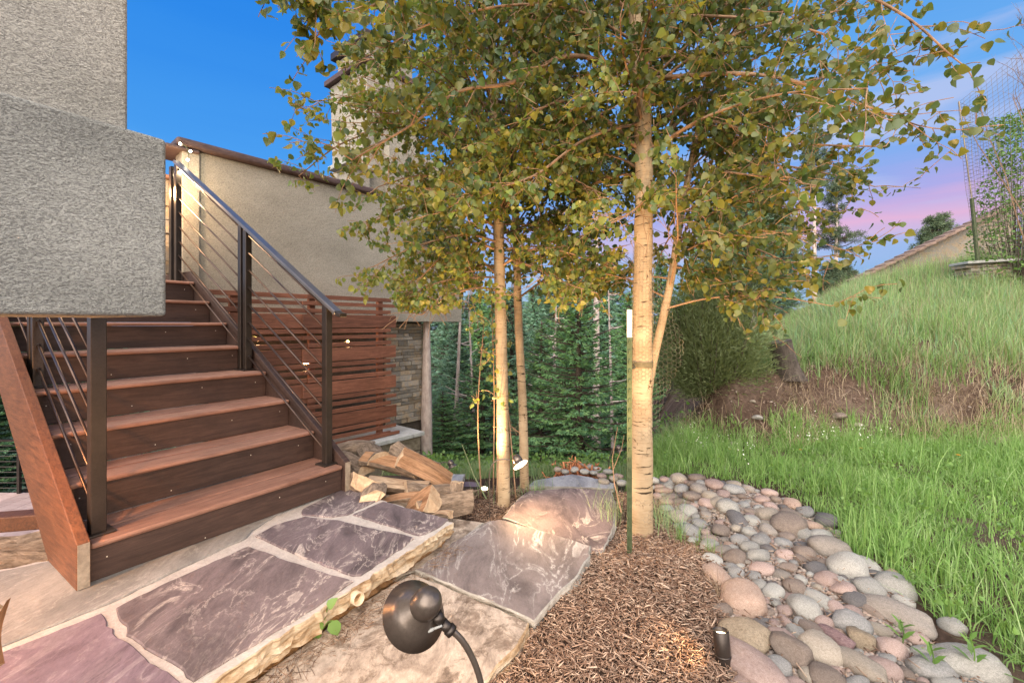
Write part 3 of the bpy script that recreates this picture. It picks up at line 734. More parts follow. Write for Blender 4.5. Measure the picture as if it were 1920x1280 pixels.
# ================================================================== vegetation
def rot_frames(n, rs, tipdir=None, spread=.6):
    """random frames; t = tip direction, nrm = face normal"""
    t = rs.normal(size=(n, 3)) * spread + (tipdir if tipdir is not None else np.array([0, 0, -1.0]))
    t /= np.linalg.norm(t, axis=1)[:, None]
    r_ = rs.normal(size=(n, 3)); b = np.cross(t, r_); b /= np.linalg.norm(b, axis=1)[:, None]
    return t, b, np.cross(t, b)
LEAF2D = np.array([[0, 0, 0], [.34, .06, .07], [.50, .34, .16], [.36, .68, .10], [0, 1.08, -.16], [-.38, .66, .06], [-.50, .34, .12], [-.34, .06, .08], [0, .5, -.02]])
LEAFT = np.array([[8, i, (i + 1) % 8] for i in range(8)])
def leaf_mesh(name, C_, size, mat, rs, tip=np.array([0, 0, -1.0]), spread=.75):
    n = len(C_); t, b, nn = rot_frames(n, rs, tip, spread)
    s = np.asarray(size).reshape(-1, 1, 1)
    V = C_[:, None, :] + s * (LEAF2D[None, :, 0:1] * b[:, None, :] + LEAF2D[None, :, 1:2] * t[:, None, :] + LEAF2D[None, :, 2:3] * nn[:, None, :])
    Fq = (LEAFT[None] + (np.arange(n) * 9)[:, None, None]).reshape(-1, 3)
    return np_mesh(name, V.reshape(-1, 3), Fq, mat)
def one_leaf(mat):
    V = LEAF2D.copy(); V[:, [0, 1, 2]] = V[:, [0, 1, 2]]
    return np_mesh('leaf', V, LEAFT, mat)
def catmull(pts, k=6):
    pts = [Vector(p) for p in pts]; pts = [pts[0] * 2 - pts[1]] + pts + [pts[-1] * 2 - pts[-2]]; o = []
    for i in range(1, len(pts) - 2):
        p0, p1, p2, p3 = pts[i - 1:i + 3]
        for j in range(k):
            t = j / k; o.append(.5 * ((2 * p1) + (-p0 + p2) * t + (2 * p0 - 5 * p1 + 4 * p2 - p3) * t * t + (-p0 + 3 * p1 - 3 * p2 + p3) * t ** 3))
    o.append(pts[-2]); return o
class Aspen:
    def __init__(s, label, base, seed, group):
        s.rs = np.random.RandomState(seed); s.r = random.Random(seed); s.base = Vector(base)
        s.t = thing('aspen_tree', base, 0, label, 'tree', group); s.leafpts = []; s.tw = MB(); s.trunk_pts = []
    def rel(s, p): return Vector(p) - s.base
    def trunk(s, pts, rad, name='trunk'):
        P = catmull([s.rel(p) for p in pts], 10); n = len(P)
        P = [p + Vector((s.r.uniform(-1, 1), s.r.uniform(-1, 1), 0)) * rad[0] * .03 for p in P]
        rr = [np.interp(i / (n - 1), np.linspace(0, 1, len(rad)), rad) * s.r.uniform(.97, 1.03) for i in range(n)]
        m = MB(); m.tube(P, rr, 18); o = m.build(name, M_ASPEN, s.t, smooth=True); s.trunk_pts = P
        return P
    def limb(s, pts, r0, r1, twigs=12, tl=.45, leaves=True, name='branch', mat=None, t0=.15, dens=1.0):
        """pts relative to base"""
        P = catmull(pts, 6); n = len(P); m = MB()
        m.tube(P, [r0 + (r1 - r0) * i / (n - 1) for i in range(n)], 7)
        m.build(name, mat or M_TWIG, s.t, smooth=True)
        for k in range(twigs):
            f = t0 + (1 - t0) * (k + s.r.random()) / twigs; i = min(n - 2, int(f * (n - 1)))
            s.twig(P[i], (P[i + 1] - P[i]).normalized(), tl * s.r.uniform(.5, 1.15) * (1.1 - .4 * f), r1 * .9, dens)
        s.twig(P[-1], (P[-1] - P[-2]).normalized(), tl * .7, r1, dens)
    def twig(s, p, d, ln, r0, dens=1.0, sub=True):
        d = (d * .55 + Vector((s.r.gauss(0, .6), s.r.gauss(0, .6), s.r.gauss(.15, .5)))).normalized()
        k = 5; pts = [p]; q = p.copy(); dd = d.copy()
        for i in range(k):
            dd = (dd + Vector((s.r.gauss(0, .15), s.r.gauss(0, .15), s.r.gauss(-.07, .12)))).normalized(); q = q + dd * ln / k; pts.append(q.copy())
        s.tw.tube(pts, [max(.0016, r0 * (1 - .75 * i / k)) for i in range(k + 1)], 4, cap=False)
        nl = max(1, int(ln / .022 * dens))
        for j in range(nl):
            f = s.r.uniform(.15, 1.0) * k; i = min(k - 1, int(f)); b = pts[i].lerp(pts[i + 1], f - i)
            off = Vector((s.r.gauss(0, 1), s.r.gauss(0, 1), s.r.gauss(-.4, .7))).normalized() * s.r.uniform(.012, .045)
            s.leafpts.append(b + off)
        if sub:
            for j in range(2):
                i = s.r.randint(1, k - 1); s.twig(pts[i], dd, ln * .55, r0 * .6, dens, False)
    def free(s, start, az, el, ln, r0, twigs, tl=.42, droop=.35, dens=1.0):
        d = Vector((math.cos(az) * math.cos(el), math.sin(az) * math.cos(el), math.sin(el))); pts = [start]; q = start.copy()
        for i in range(4):
            q = q + d * ln / 4; pts.append(q.copy()); d = (d + Vector((s.r.gauss(0, .12), s.r.gauss(0, .12), -droop * .5))).normalized()
        s.limb(pts, r0, r0 * .3, twigs, tl, dens=dens)
    def finish(s, size=.043, keep=None, singles=300):
        s.tw.build('twigs', M_TWIG, s.t, kind='stuff')
        Pn = np.array([tuple(p) for p in s.leafpts]); Wp = Pn + np.array(s.base)
        if keep is not None: 
            k = keep(Wp); Pn = Pn[k]; Wp = Wp[k]
        sz = (.5 + .75 * s.rs.beta(2.2, 1.6, len(Pn))) * size
        dist = np.where(Wp[:, 1] > .3, np.linalg.norm(Wp - np.array([0, 0, HC]), axis=1), 99)
        inv = (np.abs(Wp[:, 0] / Wp[:, 1]) < 1.16) & ((Wp[:, 2] - HC) / Wp[:, 1] < .74)
        order = np.argsort(np.where(inv, dist / sz, 1e6)); near = order[:singles]; rest = order[singles:]
        lm = one_leaf(M_LEAF)
        t, b, nn = rot_frames(len(near), s.rs, np.array([0, 0, -1.0]), .75)
        for q, i in enumerate(near):
            Mx = Matrix((Vector(b[q]), Vector(t[q]), Vector(nn[q]))).transposed()
            o = bpy.data.objects.new('leaf', lm); COL.objects.link(o); o.parent = s.t
            o.location = Pn[i]; o.rotation_euler = Mx.to_euler(); o.scale = (sz[i],) * 3
        me = leaf_mesh('leaves', Pn[rest], sz[rest], M_LEAF, s.rs)
        o = mesh_obj('leaves', me, None, s.t); o['kind'] = 'stuff'
        return len(Pn)
def uv(W):
    d = np.maximum(W[:, 1], .05); return 960 + W[:, 0] / d * F_PX, HOR - (W[:, 2] - HC) / d * F_PX
# crowns are pruned to the outline the trees really have (kept volume defined in metres round each tree)
def keep_main(W):
    x, y, z = W.T
    k = (z > .96) & (y > 1.45)
    k &= ~((z < 1.75) & (np.hypot(x - .78, y - 2.7) < .50) & (x < .95))
    k &= (z > 1.2 + .10 * np.maximum(0, 1.2 - x)) | ((x > .92) & (z > .98))
    k &= ~(x < -.60 * y + .05 * np.sin(z * 9))
    k &= ~((x > 1.25) & (nr.rand(len(x)) < .30))
    k &= ~((x > 2.35) & (z < 1.6))
    k &= ~((x > 2.9))
    return k
GA = 'aspens lit from below beside the path'
a1 = Aspen('largest aspen, pale trunk wrapped in chicken wire next to the green stake', (.790, 2.71, -.19), 11, None)
P1 = a1.trunk([D(1199, 1032, 2.71), D(1203, 800, 2.71), D(1205, 560, 2.72), D(1207, 300, 2.72), D(1200, 120, 2.74), D(1190, 0, 2.76), D(1185, -260, 2.8), D(1190, -700, 2.85)],
              [.084, .066, .057, .054, .051, .045, .040, .033, .018])
def L1(t, pts, r0, r1, **k): t.limb([t.rel(D(*p)) for p in pts], r0, r1, **k)
L1(a1, [(1200, 150, 2.72), (1150, 122, 2.62), (1060, 106, 2.5), (960, 155, 2.4), (860, 172, 2.3), (770, 235, 2.2), (660, 300, 2.15)], .017, .004, twigs=26, tl=.42)
L1(a1, [(1203, 285, 2.72), (1130, 220, 2.68), (1060, 190, 2.6), (1000, 215, 2.55), (975, 262, 2.5)], .014, .004, twigs=12, tl=.42)
L1(a1, [(1210, 300, 2.72), (1250, 265, 2.65), (1320, 228, 2.6), (1400, 245, 2.55), (1520, 270, 2.5), (1660, 275, 2.45)], .015, .004, twigs=22, tl=.42)
L1(a1, [(1212, 290, 2.73), (1300, 195, 2.9), (1360, 90, 3.0), (1420, -40, 3.1), (1460, -200, 3.1)], .016, .006, twigs=16, tl=.5)
L1(a1, [(1205, 150, 2.72), (1290, 142, 2.5), (1380, 138, 2.3), (1480, 150, 2.15), (1600, 190, 2.05), (1720, 235, 2.0)], .015, .003, twigs=22, tl=.40)
L1(a1, [(1210, 175, 2.72), (1160, 140, 2.75), (1060, 150, 2.9), (980, 190, 3.0)], .010, .004, twigs=12)
L1(a1, [(1200, 20, 2.76), (1100, -60, 2.4), (980, -70, 2.1), (820, -40, 1.9), (680, 20, 1.8), (600, 60, 1.75)], .014, .003, twigs=18, tl=.36)
L1(a1, [(1195, -40, 2.76), (1330, -80, 2.4), (1500, -60, 2.1), (1680, 20, 1.9), (1790, 110, 1.85)], .014, .003, twigs=18, tl=.34)
for i in range(42):
    z = 1.95 + 2.1 * (i + .5) / 42; k = min(len(P1) - 1, int(np.searchsorted([p.z + a1.base.z for p in P1], z)))
    a1.free(P1[k], a1.r.uniform(0, 6.28), R(a1.r.uniform(5, 50)), a1.r.uniform(.8, 1.5) * (1.15 - .12 * z), .010, 9)
# thin second stem leaning right, with its leafy low boughs
stem2 = catmull([a1.rel(D(1212, 760, 2.80)), a1.rel(D(1222, 690, 2.82)), a1.rel(D(1255, 540, 2.85)), a1.rel(D(1278, 400, 2.9)), a1.rel(D(1305, 260, 3.0)), a1.rel(D(1345, 90, 3.1)), a1.rel(D(1390, -150, 3.2))], 8)
m = MB(); n_ = len(stem2); m.tube(stem2, [.030 - .016 * i / n_ for i in range(n_)], 12); m.build('side_stem', M_ASPEN, a1.t, smooth=True)
for (pts) in ([(1270, 450, 2.88), (1330, 440, 2.75), (1400, 460, 2.65), (1470, 490, 2.6), (1500, 520, 2.55)], [(1275, 420, 2.9), (1340, 380, 2.8), (1430, 380, 2.7), (1530, 400, 2.6)],
              [(1285, 360, 2.92), (1370, 320, 2.9), (1460, 310, 2.9), (1570, 330, 2.85), (1640, 350, 2.8)], [(1262, 500, 2.86), (1320, 510, 2.8), (1380, 545, 2.7), (1420, 560, 2.6)],
              [(1290, 330, 2.95), (1240, 350, 2.6), (1180, 400, 2.4), (1120, 430, 2.3)], [(1268, 470, 2.9), (1310, 400, 3.2), (1380, 420, 3.4), (1450, 440, 3.5)],
              [(1280, 400, 2.9), (1330, 330, 2.5), (1420, 330, 2.2), (1540, 350, 2.1)]):
    L1(a1, pts, .008, .003, twigs=17, tl=.34)
for i in range(26):
    k = 14 + int((n_ - 16) * i / 26); a1.free(stem2[k], a1.r.uniform(-1.8, 2.6), R(a1.r.uniform(0, 45)), a1.r.uniform(.6, 1.2), .007, 8)
for pts in ([(1190, -80, 2.8), (1000, -90, 2.3), (800, -60, 1.9), (650, -10, 1.75), (560, 10, 1.7)], [(1195, 80, 2.74), (1080, 20, 2.5), (960, 10, 2.3), (820, 40, 2.2), (720, 90, 2.15)], [(1203, 230, 2.72), (1100, 260, 2.5), (1000, 330, 2.4), (900, 360, 2.35), (820, 400, 2.3)],
            [(1205, 40, 2.76), (1300, 30, 2.5), (1450, 40, 2.3), (1560, 70, 2.2), (1650, 110, 2.1)], [(1207, 200, 2.73), (1330, 180, 3.0), (1450, 200, 3.2), (1580, 220, 3.3)], [(1207, 240, 2.73), (1310, 260, 3.1), (1420, 290, 3.4), (1560, 340, 3.5)],
            [(1205, 170, 2.73), (1100, 190, 3.1), (1000, 240, 3.4), (900, 300, 3.6)], [(1208, 330, 2.72), (1150, 330, 3.0), (1090, 360, 3.3), (1040, 420, 3.5)]):
    L1(a1, pts, .010, .003, twigs=20, tl=.38)
n1 = a1.finish(.038, keep_main)

def keep2(W):
    x, y, z = W.T
    return (z > 1.16) & (y > 1.5) & ~((x < -.75) & (y < 2.6) & (z > 1.9)) & ~((z < 1.45) & (np.hypot(x + .06, y - 3.15) < .35)) & (x > -1.75)
a2 = Aspen('slender aspen with bare pale trunk just left of the glowing path light', (-.057, 3.17, -.22), 23, None)
P2 = a2.trunk([D(944, 962, 3.17), D(942, 760, 3.17), D(938, 560, 3.17), D(932, 330, 3.17), D(925, 150, 3.2), D(920, -50, 3.2), D(930, -500, 3.2)], [.052, .043, .042, .038, .033, .03, .024, .015])
for pts in ([(936, 455, 3.17), (880, 440, 3.0), (820, 450, 2.9), (760, 470, 2.8), (700, 500, 2.75)], [(936, 470, 3.17), (885, 455, 3.1), (830, 480, 3.0), (780, 530, 2.95)],
            [(935, 430, 3.17), (850, 380, 3.1), (760, 390, 3.0), (690, 420, 2.9)], [(940, 545, 3.17), (890, 540, 3.0), (830, 560, 2.9), (790, 590, 2.85)],
            [(930, 320, 3.17), (850, 250, 3.1), (740, 240, 3.0), (640, 270, 2.9), (560, 330, 2.8)], [(930, 280, 3.17), (830, 200, 3.0), (700, 180, 2.8), (590, 190, 2.7)],
            [(938, 500, 3.17), (990, 470, 3.0), (1050, 470, 2.9), (1110, 490, 2.9)], [(930, 250, 3.2), (840, 130, 3.1), (740, 90, 3.0), (640, 130, 2.9)],
            [(940, 520, 3.17), (880, 480, 3.3), (800, 500, 3.4), (740, 520, 3.4)], [(936, 400, 3.17), (1000, 330, 2.9), (1060, 330, 2.7), (1120, 360, 2.6)]):
    L1(a2, pts, .010, .003, twigs=18, tl=.36)
for i in range(54):
    z = 1.6 + 2.4 * i / 54; k = min(len(P2) - 1, int(np.searchsorted([p.z + a2.base.z for p in P2], z)))
    a2.free(P2[k], a2.r.uniform(0, 6.28), R(a2.r.uniform(0, 50)), a2.r.uniform(.7, 1.3), .008, 8)
# young shoots at its foot
for i in range(7):
    x0 = a2.r.uniform(-.20, .12); y0 = a2.r.uniform(-.1, .18); hh = a2.r.uniform(.8, 1.7)
    q = [Vector((x0, y0, .02)), Vector((x0 + a2.r.uniform(-.05, .05), y0, hh * .5)), Vector((x0 + a2.r.uniform(-.12, .12), y0 + .05, hh))]
    a2.limb(q, .006, .003, twigs=5, tl=.16, t0=.55, dens=.7)
for pts in ([(934, 330, 3.17), (860, 270, 2.9), (770, 220, 2.7), (690, 210, 2.6)], [(930, 260, 3.2), (850, 170, 2.9), (760, 120, 2.7), (680, 110, 2.6)], [(932, 300, 3.17), (860, 330, 3.0), (780, 330, 2.8), (710, 350, 2.7)], [(930, 200, 3.2), (860, 80, 3.0), (790, 40, 2.8), (700, 50, 2.7)],
            [(938, 520, 3.17), (880, 520, 3.0), (820, 530, 2.9), (770, 555, 2.85)], [(938, 500, 3.17), (890, 500, 3.3), (850, 540, 3.4)], [(938, 480, 3.17), (1000, 500, 3.0), (1060, 530, 2.9), (1120, 550, 2.8)], [(936, 440, 3.17), (990, 430, 3.3), (1060, 470, 3.4), (1120, 520, 3.4)]):
    L1(a2, pts, .008, .003, twigs=18, tl=.34)
n2 = a2.finish(.036, lambda W: keep2(W) | ((W[:, 2] > .5) & (np.hypot(W[:, 0] + .12, W[:, 1] - 3.2) < .28) & (nr.rand(len(W)) < .8)))
a3 = Aspen('thinner aspen trunk behind the head of the glowing path light', (.110, 3.65, -.30), 31, None)
P3 = a3.trunk([D(984, 932, 3.65), D(980, 760, 3.65), D(972, 600, 3.65), D(966, 380, 3.65), D(962, 200, 3.68), D(975, -100, 3.7), D(985, -450, 3.7)], [.040, .036, .034, .031, .027, .02, .012])
for pts in ([(968, 300, 3.65), (1010, 270, 3.5), (1040, 230, 3.4), (1100, 215, 3.3)], [(970, 560, 3.65), (1030, 520, 3.5), (1100, 500, 3.4), (1150, 520, 3.4)], [(968, 430, 3.65), (1040, 400, 3.7), (1120, 380, 3.8)], [(972, 520, 3.65), (1060, 450, 3.8), (1130, 440, 3.9)]):
    L1(a3, pts, .009, .003, twigs=16, tl=.38)
for i in range(34):
    z = 1.65 + 2.6 * i / 34; k = min(len(P3) - 1, int(np.searchsorted([p.z + a3.base.z for p in P3], z)))
    a3.free(P3[k], a3.r.uniform(0, 6.28), R(a3.r.uniform(0, 50)), a3.r.uniform(.7, 1.4), .008, 9)
n3 = a3.finish(.036, lambda W: (W[:, 2] > 1.28) & (W[:, 0] > -1.4))
print('LEAVES', n1, n2, n3)

# ------------------------------------------------------------------ conifers
def spruce_mesh(name, h, r, rs, mat, lev=26, per=9, base=.08, needle=.05, dens=1.0):
    """crown as one mesh of small drooping needle sprays + real branches"""
    C_ = []; Dr = []; b = MB(); rr = random.Random(int(h * 100 + r * 10))
    for l in range(lev):
        f = l / lev; z = h * (base + (1 - base) * f); rad = r * (1 - f) ** .8 * rr.uniform(.8, 1.1)
        for k in range(per):
            az = 6.283 * (k + rr.random()) / per; zz = z + rr.uniform(-.5, .5) * h / lev; L_ = rad * rr.uniform(.7, 1.1)
            el = .25 - .55 * (1 - f); pts = []
            for i in range(6):
                s = i / 5; pts.append(Vector((math.cos(az) * L_ * s, math.sin(az) * L_ * s, zz + L_ * (el * s + .28 * s * s))))
            b.tube(pts, [.010 * (1 - .8 * i / 5) * (.5 + r) for i in range(6)], 3, cap=False)
            nn = int(dens * L_ * 75)
            dout = np.array([math.cos(az), math.sin(az), 0]); side = np.array([-math.sin(az), math.cos(az), 0])
            s = rs.uniform(.12, 1.02, nn); w_ = rs.uniform(-1, 1, nn) * .32 * L_ * (1.05 - s) 
            z_ = zz + L_ * (el * s + .28 * s * s) - np.abs(w_) * .25 - rs.uniform(0, .05, nn)
            c = dout[None] * (L_ * s)[:, None] + side[None] * w_[:, None]; c[:, 2] = z_
            C_.append(c); dd = dout[None] * .8 + side[None] * np.sign(w_)[:, None] * .7 + np.array([0, 0, -.25])[None] + rs.normal(size=(nn, 3)) * .3; Dr.append(dd)
    C_ = np.concatenate(C_); Dr = np.concatenate(Dr); Dr /= np.linalg.norm(Dr, axis=1)[:, None]
    n = len(C_); rv = rs.normal(size=(n, 3)) * .4 + np.array([0, 0, 1.0]); sd_ = np.cross(Dr, rv); sd_ /= np.linalg.norm(sd_, axis=1)[:, None]
    Ln = rs.uniform(.7, 1.4, n)[:, None] * needle; W_ = Ln * .17
    up = np.cross(sd_, Dr)
    # a spray: three crossing slivers (feathered)
    V = np.stack([C_, C_ + Dr * Ln + 0 * sd_, C_ + Dr * Ln * .45 + sd_ * W_ * 1.8, C_ + Dr * Ln * .1 - sd_ * W_ * .4,
                  C_ + Dr * Ln * .75 + sd_ * W_ * 3.0, C_ + Dr * Ln * .75 - sd_ * W_ * 3.0, C_ + Dr * Ln * .30 + up * W_, C_ + Dr * Ln * .5 - up * W_ * .5], 1)
    T = np.array([[0, 2, 1], [0, 1, 3], [6, 4, 2], [7, 3, 5]])
    Fq = (T[None] + (np.arange(n) * 8)[:, None, None]).reshape(-1, 3)
    crown = np_mesh(name + '_crown', V.reshape(-1, 3), Fq, mat)
    me = bpy.data.meshes.new(name + '_branches'); me.from_pydata(b.v, [], b.f); me.materials.append(M_DARKBARK); me.update()
    return crown, me, n
def cone_trunk(name, h, r0, mat, lean=(0, 0)):
    m = MB(); m.tube([(lean[0] * t, lean[1] * t, h * t) for t in np.linspace(0, 1, 9)], [r0 * (1 - .85 * t) * rnd.uniform(.94, 1.06) for t in np.linspace(0, 1, 9)], 10)
    me = bpy.data.meshes.new(name); me.from_pydata(m.v, [], m.f); me.materials.append(mat); me.update(); me.shade_smooth(); return me
rsx = np.random.RandomState(5)
SP = []
for (h, r, mt, nd, de, lev, per) in ((3.6, 1.3, M_NEEDLE, .075, .85, 20, 9), (7.5, 2.1, M_NEEDLE2, .15, .55, 28, 9), (9.5, 2.4, M_NEEDLE, .17, .5, 32, 9)):
    c, b_, n_ = spruce_mesh('spruce', h, r, rsx, mt, lev, per, needle=nd, dens=de); SP.append((c, b_, cone_trunk('spruce_trunk', h, .045 + h * .010, M_DARKBARK), h)); print('spruce', n_)
def place_spruce(kind, u, d, vtop, label, group=None, rz=None, wide=1.0):
    c, b_, tk, h = SP[kind]; x = (u - 960) / F_PX * d; g = hz(x, d) - .1; top = HC - (vtop - HOR) / F_PX * d; s = max(.35, (top - g) / h)
    t = thing('spruce_tree', (x, d, g), rnd.uniform(0, 6) if rz is None else rz, label, 'tree', group); t.scale = (s * wide, s * wide, s)
    for nm, me in (('crown', c), ('branches', b_), ('trunk', tk)):
        o = mesh_obj(nm, me, None, t)
        if nm == 'branches': o['kind'] = 'stuff'
    return t
place_spruce(0, 1085, 6.6, 500, 'bright green young spruce standing between the thin aspen and the green stake', wide=1.15)
place_spruce(0, 1015, 7.6, 600, 'young spruce just behind the thinner aspen trunk', wide=1.1)
place_spruce(0, 905, 8.2, 640, 'small blue-green spruce low between the pine trunk and the aspens', wide=1.3)
place_spruce(1, 860, 10.5, 590, 'blue-green spruce behind the pale pine trunk at the house corner', wide=1.15)
place_spruce(0, 830, 7.8, 735, 'low spruce bough mass at the foot of the pale pine trunk', wide=1.9)
place_spruce(1, 960, 12.5, 530, 'tall spruce seen between the two slender aspen trunks', wide=1.2)
place_spruce(2, 1180, 13.0, 545, 'tall spruce directly behind the wired aspen trunk', wide=1.1)
place_spruce(2, 1300, 13.5, 455, 'dark spruce rising behind the juniper bush', wide=1.0)
place_spruce(1, 1400, 14.0, 330, 'dense dark conifer right of the juniper, behind the aspen leaves', wide=1.2)
place_spruce(1, 1470, 16.0, 400, 'dark conifer at the left end of the grassy slope skyline', wide=.8)
place_spruce(2, 1060, 17, 560, 'far spruce top behind the young bright spruce', wide=1.1)
GF = 'distant spruces of the valley wood'
for i, (u, d, vt) in enumerate([(780, 15, 570), (900, 18, 535), (1130, 20, 500), (1240, 18, 470), (1000, 24, 535), (700, 20, 600), (840, 26, 545), (1330, 24, 470), (1180, 30, 560), (940, 34, 590)]):
    place_spruce(1 + i % 2, u, d, vt, 'distant spruce in the wooded valley, ' + ['behind the pale trunk at the house corner', 'left of the slender aspen stems', 'behind the top of the bright young spruce', 'right behind the wired aspen trunk', 'between the two slender aspens', 'hidden low behind the house corner', 'far back, right of the stone veneer', 'behind the juniper bush', 'far back beside the green stake', 'farthest back, left of the lit path light'][i], GF)
for i, (u, d, vt) in enumerate([(735, 30, 565), (765, 36, 555), (805, 32, 560), (850, 40, 545), (885, 34, 545), (925, 42, 540), (965, 38, 545), (1010, 44, 530), (1040, 36, 535), (1090, 46, 520), (1150, 40, 515)]):
    place_spruce(1 + i % 2, u, d, vt, 'hazy spruce on the far valley rim, ' + ['first', 'second', 'third', 'fourth', 'fifth', 'sixth', 'seventh', 'eighth', 'ninth', 'tenth', 'last'][i] + ' counted from the house corner', GF, wide=2.0)
GD = 'spruces beyond the lower deck'
for i, (u, d, vt, k) in enumerate([(-30, 11, 560, 1), (40, 12.5, 520, 2), (110, 13, 540, 1), (-120, 10, 520, 2), (0, 17, 500, 2), (180, 16, 560, 1)]):
    place_spruce(k, u, d, vt, ['green spruce beyond the lower deck at the left picture edge', 'spruce beyond the lower deck, just left of the stringer', 'spruce beyond the lower deck, hidden behind the stringer', 'nearest spruce beyond the deck, mostly outside the left edge', 'farthest spruce beyond the lower deck', 'spruce hidden behind the stair treads'][i], GD, wide=1.3)

def pine(u, d, vtop, vbase, lean, label, tufts=70, cr=1.0, r0=.16, z0f=.45, group=None, name='pine_tree', tr=None, tmat=None, bare=False):
    x = (u - 960) / F_PX * d; g = hz(x, d) - .15; top = HC - (vtop - HOR) / F_PX * d; h = top - g
    t = thing(name, (x, d, g), 0, label, 'tree', group)
    me = cone_trunk('pine_trunk', h, r0, tmat or M_PINEBARK, lean); mesh_obj('trunk', me, None, t)
    rs = np.random.RandomState(int(u * 7 + d)); rr = random.Random(int(u)); C_ = []; b = MB()
    for k in range(tufts):
        f = z0f + (1 - z0f) * rr.random(); az = rr.uniform(0, 6.28); L_ = cr * (1.15 - f) * rr.uniform(.5, 1.2) * 1.6
        p0 = Vector((lean[0] * f, lean[1] * f, h * f)); p1 = p0 + Vector((math.cos(az) * L_, math.sin(az) * L_, rr.uniform(-.15, .35) * L_)); pm = p0.lerp(p1, .5) + Vector((0, 0, -.06 * L_))
        b.tube([p0, pm, p1], [.03 * cr, .02 * cr, .008 * cr], 4, cap=False)
        for q in range(rr.randint(3, 6)):
            c = p0.lerp(p1, rr.uniform(.55, 1.05)) + Vector((rr.gauss(0, .10), rr.gauss(0, .10), rr.gauss(0, .06))) * cr * 1.3
            C_.append(tuple(c))
    if bare:
        mb = bpy.data.meshes.new('branches'); mb.from_pydata(b.v, [], b.f); mb.materials.append(M_PINEBARK); mb.update(); mesh_obj('branches', mb, None, t)['kind'] = 'stuff'; return t
    C_ = np.array(C_); n = len(C_); K = 46
    cc = np.repeat(C_, K, 0); dr = rs.normal(size=(n * K, 3)) + np.array([0, 0, .35]); dr /= np.linalg.norm(dr, axis=1)[:, None]
    sd_ = np.cross(dr, rs.normal(size=(n * K, 3))); sd_ /= np.linalg.norm(sd_, axis=1)[:, None]
    ln = rs.uniform(.10, .21, n * K)[:, None] * cr; wv_ = .011 * cr
    V = np.stack([cc, cc + dr * ln + sd_ * wv_, cc + dr * ln - sd_ * wv_], 1).reshape(-1, 3)
    me = np_mesh('crown', V, np.arange(len(V)).reshape(-1, 3), M_PINEN); mesh_obj('crown', me, None, t)
    mb = bpy.data.meshes.new('branches'); mb.from_pydata(b.v, [], b.f); mb.materials.append(M_DARKBARK); mb.update(); mesh_obj('branches', mb, None, t)['kind'] = 'stuff'
    return t
pine(800, 6.9, 380, 880, (0, 0), 'pale pinkish pine trunk at the house corner beside the woodpile', 22, .7, .105, .8)
pine(786, 7.3, 420, 880, (-.05, 0), 'thinner pale trunk touching the pine at the house corner', 12, .6, .06, .8)
pine(850, 8.8, 470, 860, (.2, 0), 'thin dark pinkish trunk in the spruces right of the pale pine', 18, .7, .06, .75)
for (u, d, vt, lab) in ((893, 9.4, 520, 'thin bare dead trunk left of the slender aspen'), (1035, 9.0, 470, 'thin grey dead trunk between the thinner aspen and the young spruce'), (1062, 8.2, 640, 'short dead snag low in the young spruce'), (1150, 9.5, 480, 'grey dead trunk just left of the green stake')):
    pine(u, d, vt, 860, (rnd.uniform(-.3, .3), 0), lab, 26, .55, .045, .15, name='dead_tree', bare=True)
pine(1118, 10.5, 250, 700, (.0, 0), 'pale pine trunk rising behind the bright young spruce', 20, .9, .12, .8)
pine(1527, 21, 250, 560, (.0, 0), 'bare slim pine trunk on the skyline, left of the tufted pine', 60, 1.0, .13, .70)
pine(1566, 24, 322, 540, (.1, 0), 'tufted pine with short tiers of needles standing against the pink sky', 70, 1.05, .15, .42)
pine(1757, 28, 408, 460, (.0, 0), 'small rounded pine top above the roof edge on the skyline', 90, 1.3, .15, .55)
pine(1440, 19, 335, 560, (.0, 0), 'bushy dark pine left of the two skyline pines', 130, 1.3, .16, .4)
pine(1372, 17, 330, 560, (.0, 0), 'bushy dark pine behind the aspen leaves, above the stump', 120, 1.3, .16, .4)
pine(1412, 13, 520, 600, (.0, 0), 'short grey trunk with sparse needles behind the juniper', 40, .8, .09, .5)
pine(1570, 22, 500, 560, (0, 0), 'low grey-green pine bush at the foot of the tufted pine', 90, 1.2, .1, .3)

